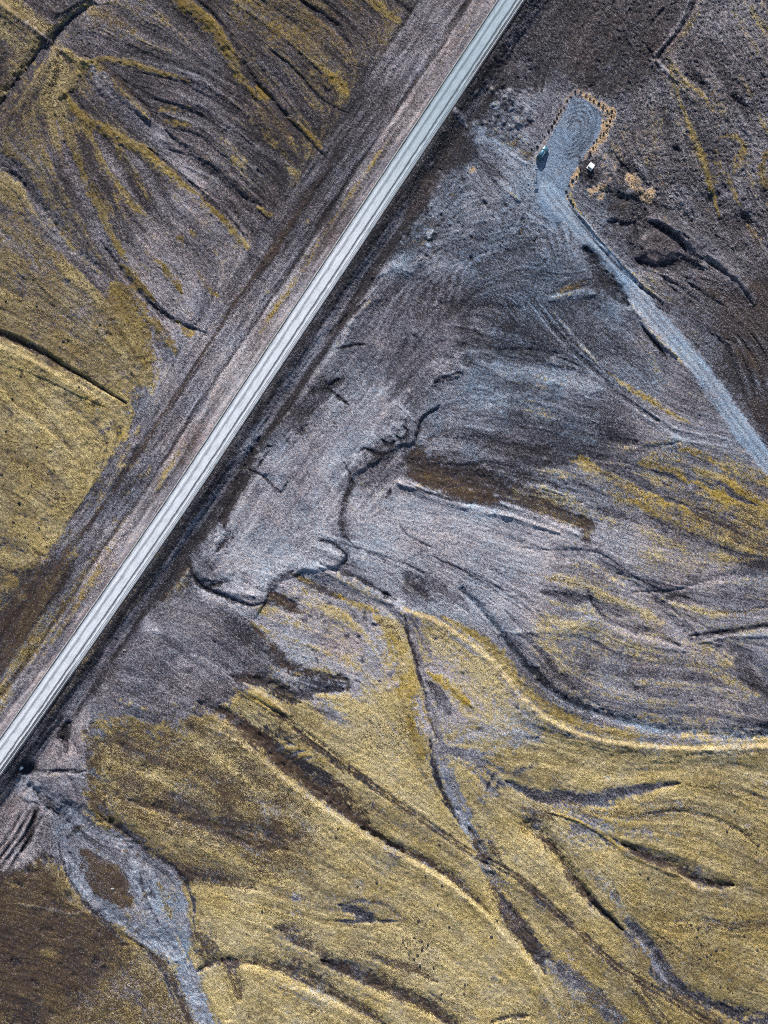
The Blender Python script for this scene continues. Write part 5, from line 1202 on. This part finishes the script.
pr = rock_mesh('pale_boulder', 77, 2, PALESTONE, .6)
for (u, v, s, lab) in ((124.5, 650.5, .55, 'single pale stone on the washed gravel fan below the road'), (112.5, 889, .6, 'pinkish pale stone on the brown moss island between the stream arms'), (117, 137, .35, 'single pale stone in the grey fan in the upper left')):
    o = bpy.data.objects.new('pale_boulder', pr); link(o); o.location = W(u, v, ground_z(u, v) + .1); o.scale = (s, s * .8, s); tag(o, lab, 'stone')

# ------------------------------------------------------------------ mesh builders for objects
def bm_obj(name, bm, mat, parent=None, smooth=False):
    me = bpy.data.meshes.new(name); bm.normal_update(); bm.to_mesh(me); bm.free(); me.materials.append(mat)
    if smooth:
        for p in me.polygons: p.use_smooth = True
    return link(bpy.data.objects.new(name, me), parent)


def box(bm, c, d, rz=0.0, bev=0.0):
    r = bmesh.ops.create_cube(bm, size=1); vs = r['verts']
    bmesh.ops.scale(bm, vec=d, verts=vs)
    if bev:
        es = list({e for v in vs for e in v.link_edges}); bmesh.ops.bevel(bm, geom=es, offset=bev, segments=2, affect='EDGES', clamp_overlap=True)
        vs = [v for v in bm.verts if v.is_valid and v.tag is False] if False else None
        return
    bmesh.ops.rotate(bm, cent=(0, 0, 0), matrix=Matrix.Rotation(rz, 3, 'Z'), verts=vs); bmesh.ops.translate(bm, vec=c, verts=vs)


def bbox(c, d, bev=.02):
    bm = bmesh.new(); bmesh.ops.create_cube(bm, size=1); bmesh.ops.scale(bm, vec=d, verts=bm.verts)
    if bev: bmesh.ops.bevel(bm, geom=bm.edges[:], offset=bev, segments=2, affect='EDGES')
    bmesh.ops.translate(bm, vec=c, verts=bm.verts); return bm


def loft(sections):
    """closed rings of equal length joined end to end"""
    bm = bmesh.new(); rings = [[bm.verts.new(p) for p in s] for s in sections]
    for a, b_ in zip(rings, rings[1:]):
        n = len(a)
        for i in range(n): bm.faces.new((a[i], a[(i + 1) % n], b_[(i + 1) % n], b_[i]))
    bm.faces.new(rings[0][::-1]); bm.faces.new(rings[-1])
    bmesh.ops.recalc_face_normals(bm, faces=bm.faces); return bm


PAINT = simple('teal_paint', (.06, .17, .25), .28, metal=.5, var=.06, scale=2, bump=0, spec=.6)
GLASS = simple('dark_glass', (.008, .015, .022), .06, var=.1, scale=1, bump=0, spec=.8)
RUBBER = simple('rubber', (.02, .02, .02), .85, var=.2, bump=.1)
STEEL = simple('galvanised_steel', (.62, .64, .66), .35, metal=.6, var=.12, scale=6, bump=0)
RAILM = simple('weathered_zinc', (.78, .79, .80), .55, metal=.0, var=.1, scale=2, bump=0)
WHITE = simple('white_paint', (.85, .84, .80), .5, var=.05, bump=.05)
GREYP = simple('grey_plastic', (.12, .12, .13), .6, var=.15, bump=.05)
CONC = simple('concrete', (.42, .41, .39), .9, var=.2, scale=10, bump=.3)
LAMPM = simple('lamp_lens', (.7, .72, .72), .15, var=.05, bump=0)
TAILM = simple('tail_lens', (.25, .02, .02), .2, var=.05, bump=0)
BOARD = simple('board_blue', (.05, .09, .2), .5, var=.1, bump=0)


def car():
    root = link(bpy.data.objects.new('parked_car', None))
    Lh, Wh = 2.4, .96       # half length, half width
    # body: cross sections along the length (x forward)
    secs = []
    for x, w, zb, zt in ((-2.40, .78, .50, .92), (-2.32, .90, .38, 1.02), (-1.6, .95, .32, 1.06), (-.4, .96, .30, 1.04), (.8, .96, .30, 1.03), (1.2, .95, .32, 1.0), (1.9, .92, .34, .92), (2.28, .85, .40, .80), (2.40, .72, .48, .68)):
        secs.append([(x, -w, zb), (x, -w, (zb + zt) / 2 + .05), (x, -w * .97, zt - .06), (x, -w * .88, zt), (x, 0, zt + .03), (x, w * .88, zt), (x, w * .97, zt - .06), (x, w, (zb + zt) / 2 + .05), (x, w, zb), (x, 0, zb)])
    bm_obj('body', loft(secs), PAINT, root, True)
    # glass house, then the roof panel over it
    gs = []
    for x, w0, w1, z1 in ((-2.2, .84, .80, 1.06), (-1.95, .86, .74, 1.62), (-1.0, .87, .73, 1.72), (0, .87, .73, 1.74), (.45, .87, .72, 1.68), (1.25, .84, .80, 1.02)):
        gs.append([(x, -w0, .98), (x, -w1, z1 - .03), (x, -w1 * .85, z1), (x, w1 * .85, z1), (x, w1, z1 - .03), (x, w0, .98)])
    bm_obj('window_glass', loft(gs), GLASS, root, True)
    rs = []
    for x, w, z in ((-1.98, .70, 1.625), (-1.0, .75, 1.74), (0, .75, 1.76), (.42, .72, 1.71)):
        rs.append([(x, -w, z - .05), (x, -w * .95, z + .01), (x, 0, z + .04), (x, w * .95, z + .01), (x, w, z - .05), (x, 0, z - .045)])
    bm_obj('roof', loft(rs), PAINT, root, True)
    for sy in (-1, 1):
        for x in (-1.55, -.35, .55):
            bm = bmesh.new(); box(bm, (x, sy * .825, 1.34), (.09, .05, .62)); bm_obj('window_pillar', bm, PAINT, root)
        bm = bmesh.new(); box(bm, (-.8, sy * .66, 1.80), (1.9, .05, .05)); bm_obj('roof_rail', bm, STEEL, root)
        bm_obj('mirror', bbox((.85, sy * 1.08, 1.08), (.14, .22, .15), .03), PAINT, root)
        bm_obj('headlight', bbox((2.26, sy * .64, .72), (.2, .34, .15), .04), LAMPM, root)
        bm_obj('tail_light', bbox((-2.35, sy * .72, .86), (.12, .2, .22), .03), TAILM, root)
        for x in (-1.45, 1.5):
            bm = bmesh.new(); bmesh.ops.create_cone(bm, cap_ends=True, segments=24, radius1=.36, radius2=.36, depth=.24)
            bmesh.ops.bevel(bm, geom=[e for e in bm.edges if len(e.link_faces) == 2 and any(len(f.verts) > 4 for f in e.link_faces)], offset=.04, segments=2, affect='EDGES')
            bmesh.ops.rotate(bm, cent=(0, 0, 0), matrix=Matrix.Rotation(R(90), 3, 'X'), verts=bm.verts); bmesh.ops.translate(bm, vec=(x, sy * .86, .36), verts=bm.verts)
            wh = bm_obj('wheel', bm, RUBBER, root)
            bm = bmesh.new(); bmesh.ops.create_cone(bm, cap_ends=True, segments=16, radius1=.2, radius2=.17, depth=.04)
            bmesh.ops.rotate(bm, cent=(0, 0, 0), matrix=Matrix.Rotation(R(90 * sy), 3, 'X'), verts=bm.verts); bmesh.ops.translate(bm, vec=(x, sy * .985, .36), verts=bm.verts)
            bm_obj('rim', bm, STEEL, wh)
    bm_obj('front_bumper', bbox((2.36, 0, .46), (.16, 1.5, .2), .05), GREYP, root); bm_obj('rear_bumper', bbox((-2.40, 0, .48), (.16, 1.55, .2), .05), GREYP, root)
    return root


c = car()
cu, cv = 542.2, 154.2
c.location = W(cu, cv, ground_z(cu, cv) + .02); c.rotation_euler = (0, 0, R(54)); c.scale = (1.0, .98, 1.12)
tag(c, 'blue green estate car parked at the west edge of the gravel parking area', 'car')

# white cabinet
hut = link(bpy.data.objects.new('white_cabinet', None))
bm_obj('base_slab', bbox((0, 0, .08), (2.0, 1.9, .16), .02), CONC, hut)
bm_obj('cabinet_body', bbox((0, 0, .72), (1.5, 1.4, 1.12), .02), WHITE, hut)
bm = bmesh.new()
vs = [bm.verts.new(p) for p in ((-.88, -.62, 1.30), (.88, -.62, 1.30), (.88, .85, 1.46), (-.88, .85, 1.46), (-.88, -.62, 1.38), (.88, -.62, 1.38), (.88, .85, 1.54), (-.88, .85, 1.54))]
for f in ((3, 2, 1, 0), (4, 5, 6, 7), (0, 1, 5, 4), (1, 2, 6, 5), (2, 3, 7, 6), (3, 0, 4, 7)): bm.faces.new([vs[i] for i in f])
bm_obj('roof', bm, WHITE, hut)
dr = bm_obj('door', bbox((0, -.715, .72), (1.2, .03, .98), .008), GREYP, hut); bm_obj('handle', bbox((.45, -.75, .72), (.04, .05, .2), .01), STEEL, dr)
bm_obj('sill_tray', bbox((0, -.90, .62), (1.5, .34, .06), .01), WHITE, hut)
hut.location = W(590.2, 167.6, ground_z(590, 168) + .0); hut.rotation_euler = (0, 0, R(-37)); tag(hut, 'small white sloping roof cabinet on a disc of dark gravel', 'cabinet')

# notice board on two posts
sg = link(bpy.data.objects.new('notice_board', None))
for sx in (-.36, .36):
    bm = bmesh.new(); bmesh.ops.create_cone(bm, cap_ends=True, segments=10, radius1=.07, radius2=.07, depth=3.3); bmesh.ops.translate(bm, vec=(sx, 0, 1.65), verts=bm.verts); bm_obj('post', bm, STEEL, sg)
bm_obj('panel', bbox((0, -.1, 3.0), (1.0, .05, .62), .008), BOARD, sg); bm_obj('lower_panel', bbox((0, -.1, 1.7), (.9, .05, .3), .008), GREYP, sg)
bm_obj('panel_cap', bbox((0, -.04, 3.34), (.9, .12, .05), .01), STEEL, sg)
sg.location = W(534.8, 173, ground_z(534.8, 173)); tag(sg, 'tall two post road sign standing south of the parked car', 'sign')

# guard rails
def rail(i0, i1, off, label):
    root = link(bpy.data.objects.new('guard_rail', None))
    P = []
    a0, a1 = al[i0], al[i1]; n = int(abs(a1 - a0) / 2.0)
    for k in range(n + 1):
        a = a0 + (a1 - a0) * k / n
        u = np.interp(a, al, RC[:, 0]); v = np.interp(a, al, RC[:, 1]); nx = np.interp(a, al, nr[:, 0]); ny = np.interp(a, al, nr[:, 1])
        P.append(W(u + nx * off, v + ny * off, .12))
    c0 = P[len(P) // 2].copy(); root.location = c0
    d = (P[-1] - P[0]).normalized(); n_ = Vector((-d.y, d.x, 0))
    bm = bmesh.new(); prof_ = [(-.02, .42), (.07, .50), (.0, .57), (.07, .64), (-.02, .72), (-.06, .72), (.03, .64), (-.04, .57), (.03, .50), (-.06, .42)]
    prev = None
    for p in P:
        ring = [bm.verts.new(p - c0 + n_ * (-x * 1.5) + Vector((0, 0, z))) for x, z in prof_]
        if prev:
            for i in range(len(ring)): bm.faces.new((prev[i], prev[(i + 1) % len(ring)], ring[(i + 1) % len(ring)], ring[i]))
        prev = ring
    bmesh.ops.recalc_face_normals(bm, faces=bm.faces); bm_obj('beam', bm, RAILM, root)
    for p in P[::2]:
        q = p - c0 + n_ * -.08
        bm = bmesh.new(); r_ = bmesh.ops.create_cube(bm, size=1); bmesh.ops.scale(bm, vec=(.12, .12, 1.1), verts=bm.verts); bmesh.ops.translate(bm, vec=(q.x - n_.x * .05, q.y - n_.y * .05, .22), verts=bm.verts)
        bm_obj('post', bm, STEEL, root)
    tag(root, label, 'guard rail', 'steel guard rails on the south east verge')


rail(along_of(456, 83)[1], along_of(552, -62)[1], 10.4, 'galvanised guard rail beside the road at the top, above the car park junction')
rail(along_of(-16, 779)[1], along_of(66, 664)[1], 10.4, 'galvanised guard rail beside the road above the culvert and stream')

# culvert pipe
cp = link(bpy.data.objects.new('culvert_pipe', None))
def tube(r0, r1, L, n=28, m=24, corr=.02):
    bm = bmesh.new(); rings = []
    for k in range(m + 1):
        y = L * k / m; rr_ = corr * math.sin(k * math.pi)
        rr_ = corr * (1 if k % 2 else -1)
        rings.append([bm.verts.new(((r0 + rr_) * math.cos(2 * math.pi * i / n), y, (r0 + rr_) * math.sin(2 * math.pi * i / n))) for i in range(n)])
    inner = [[bm.verts.new((r1 * math.cos(2 * math.pi * i / n), y, r1 * math.sin(2 * math.pi * i / n))) for i in range(n)] for y in (L, 0)]
    allr = rings + inner
    for a, b_ in zip(allr, allr[1:] + [allr[0]]):
        for i in range(n): bm.faces.new((a[i], a[(i + 1) % n], b_[(i + 1) % n], b_[i]))
    bmesh.ops.recalc_face_normals(bm, faces=bm.faces); return bm
bm_obj('pipe', tube(.62, .55, 3.2), RAILM, cp, True)
for x_ in (-.85, .85):
    bm = bmesh.new(); box(bm, (x_, 2.3, .1), (.3, .25, 1.5)); bm_obj('wing_wall', bm, CONC, cp)
cz = ground_z(27, 768) + 1.0
cp.location = W(22.2, 769.2, cz); cp.rotation_euler = (0, 0, R(38)); tag(cp, 'bright culvert pipe mouth in the black hollow below the guard rail', 'culvert')
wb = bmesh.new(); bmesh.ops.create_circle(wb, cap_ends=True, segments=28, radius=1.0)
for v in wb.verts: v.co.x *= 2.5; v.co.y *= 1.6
WM = simple('shaded_water', (.006, .007, .009), .08, var=.1, bump=0)  # black pool surface, also stands in for the embankment's deep shadow
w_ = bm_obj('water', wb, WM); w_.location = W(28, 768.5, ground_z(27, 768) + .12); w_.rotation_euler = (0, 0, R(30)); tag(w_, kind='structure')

# ------------------------------------------------------------------ light and camera
world = bpy.data.worlds.new('World'); SC.world = world; world.use_nodes = True
nt = world.node_tree; bg = nt.nodes['Background']; sky = nt.nodes.new('ShaderNodeTexSky'); sky.sky_type = 'NISHITA'; sky.sun_disc = False
sky.sun_elevation = ELEV; sky.sun_rotation = AZ; sky.altitude = 400; sky.air_density = 1.0; sky.dust_density = 1.0
nt.links.new(sky.outputs[0], bg.inputs[0]); bg.inputs[1].default_value = .08
sl_ = bpy.data.lights.new('sun', 'SUN'); sl_.energy = 4.3; sl_.angle = R(.5); sl_.color = (1, .955, .89)
so = link(bpy.data.objects.new('sun', sl_))
to_sun = Vector((math.sin(AZ) * math.cos(ELEV), math.cos(AZ) * math.cos(ELEV), math.sin(ELEV)))
so.rotation_euler = to_sun.to_track_quat('Z', 'Y').to_euler(); so.location = to_sun * 200
cam = bpy.data.cameras.new('camera'); co_ = link(bpy.data.objects.new('camera', cam)); co_.location = (0, 0, D); co_.rotation_euler = (0, 0, 0)
cam.sensor_fit = 'VERTICAL'; cam.sensor_height = 24; cam.lens = 24 * D / (1024 * S); cam.clip_end = 12000; cam.clip_start = 1
SC.camera = co_
SC.cycles.filter_width = .9; SC.cycles.use_denoising = False
SC.view_settings.view_transform = 'Standard'; SC.view_settings.look = 'None'; SC.view_settings.gamma = 1; SC.view_settings.use_curve_mapping = False
SC.view_settings.exposure = .75
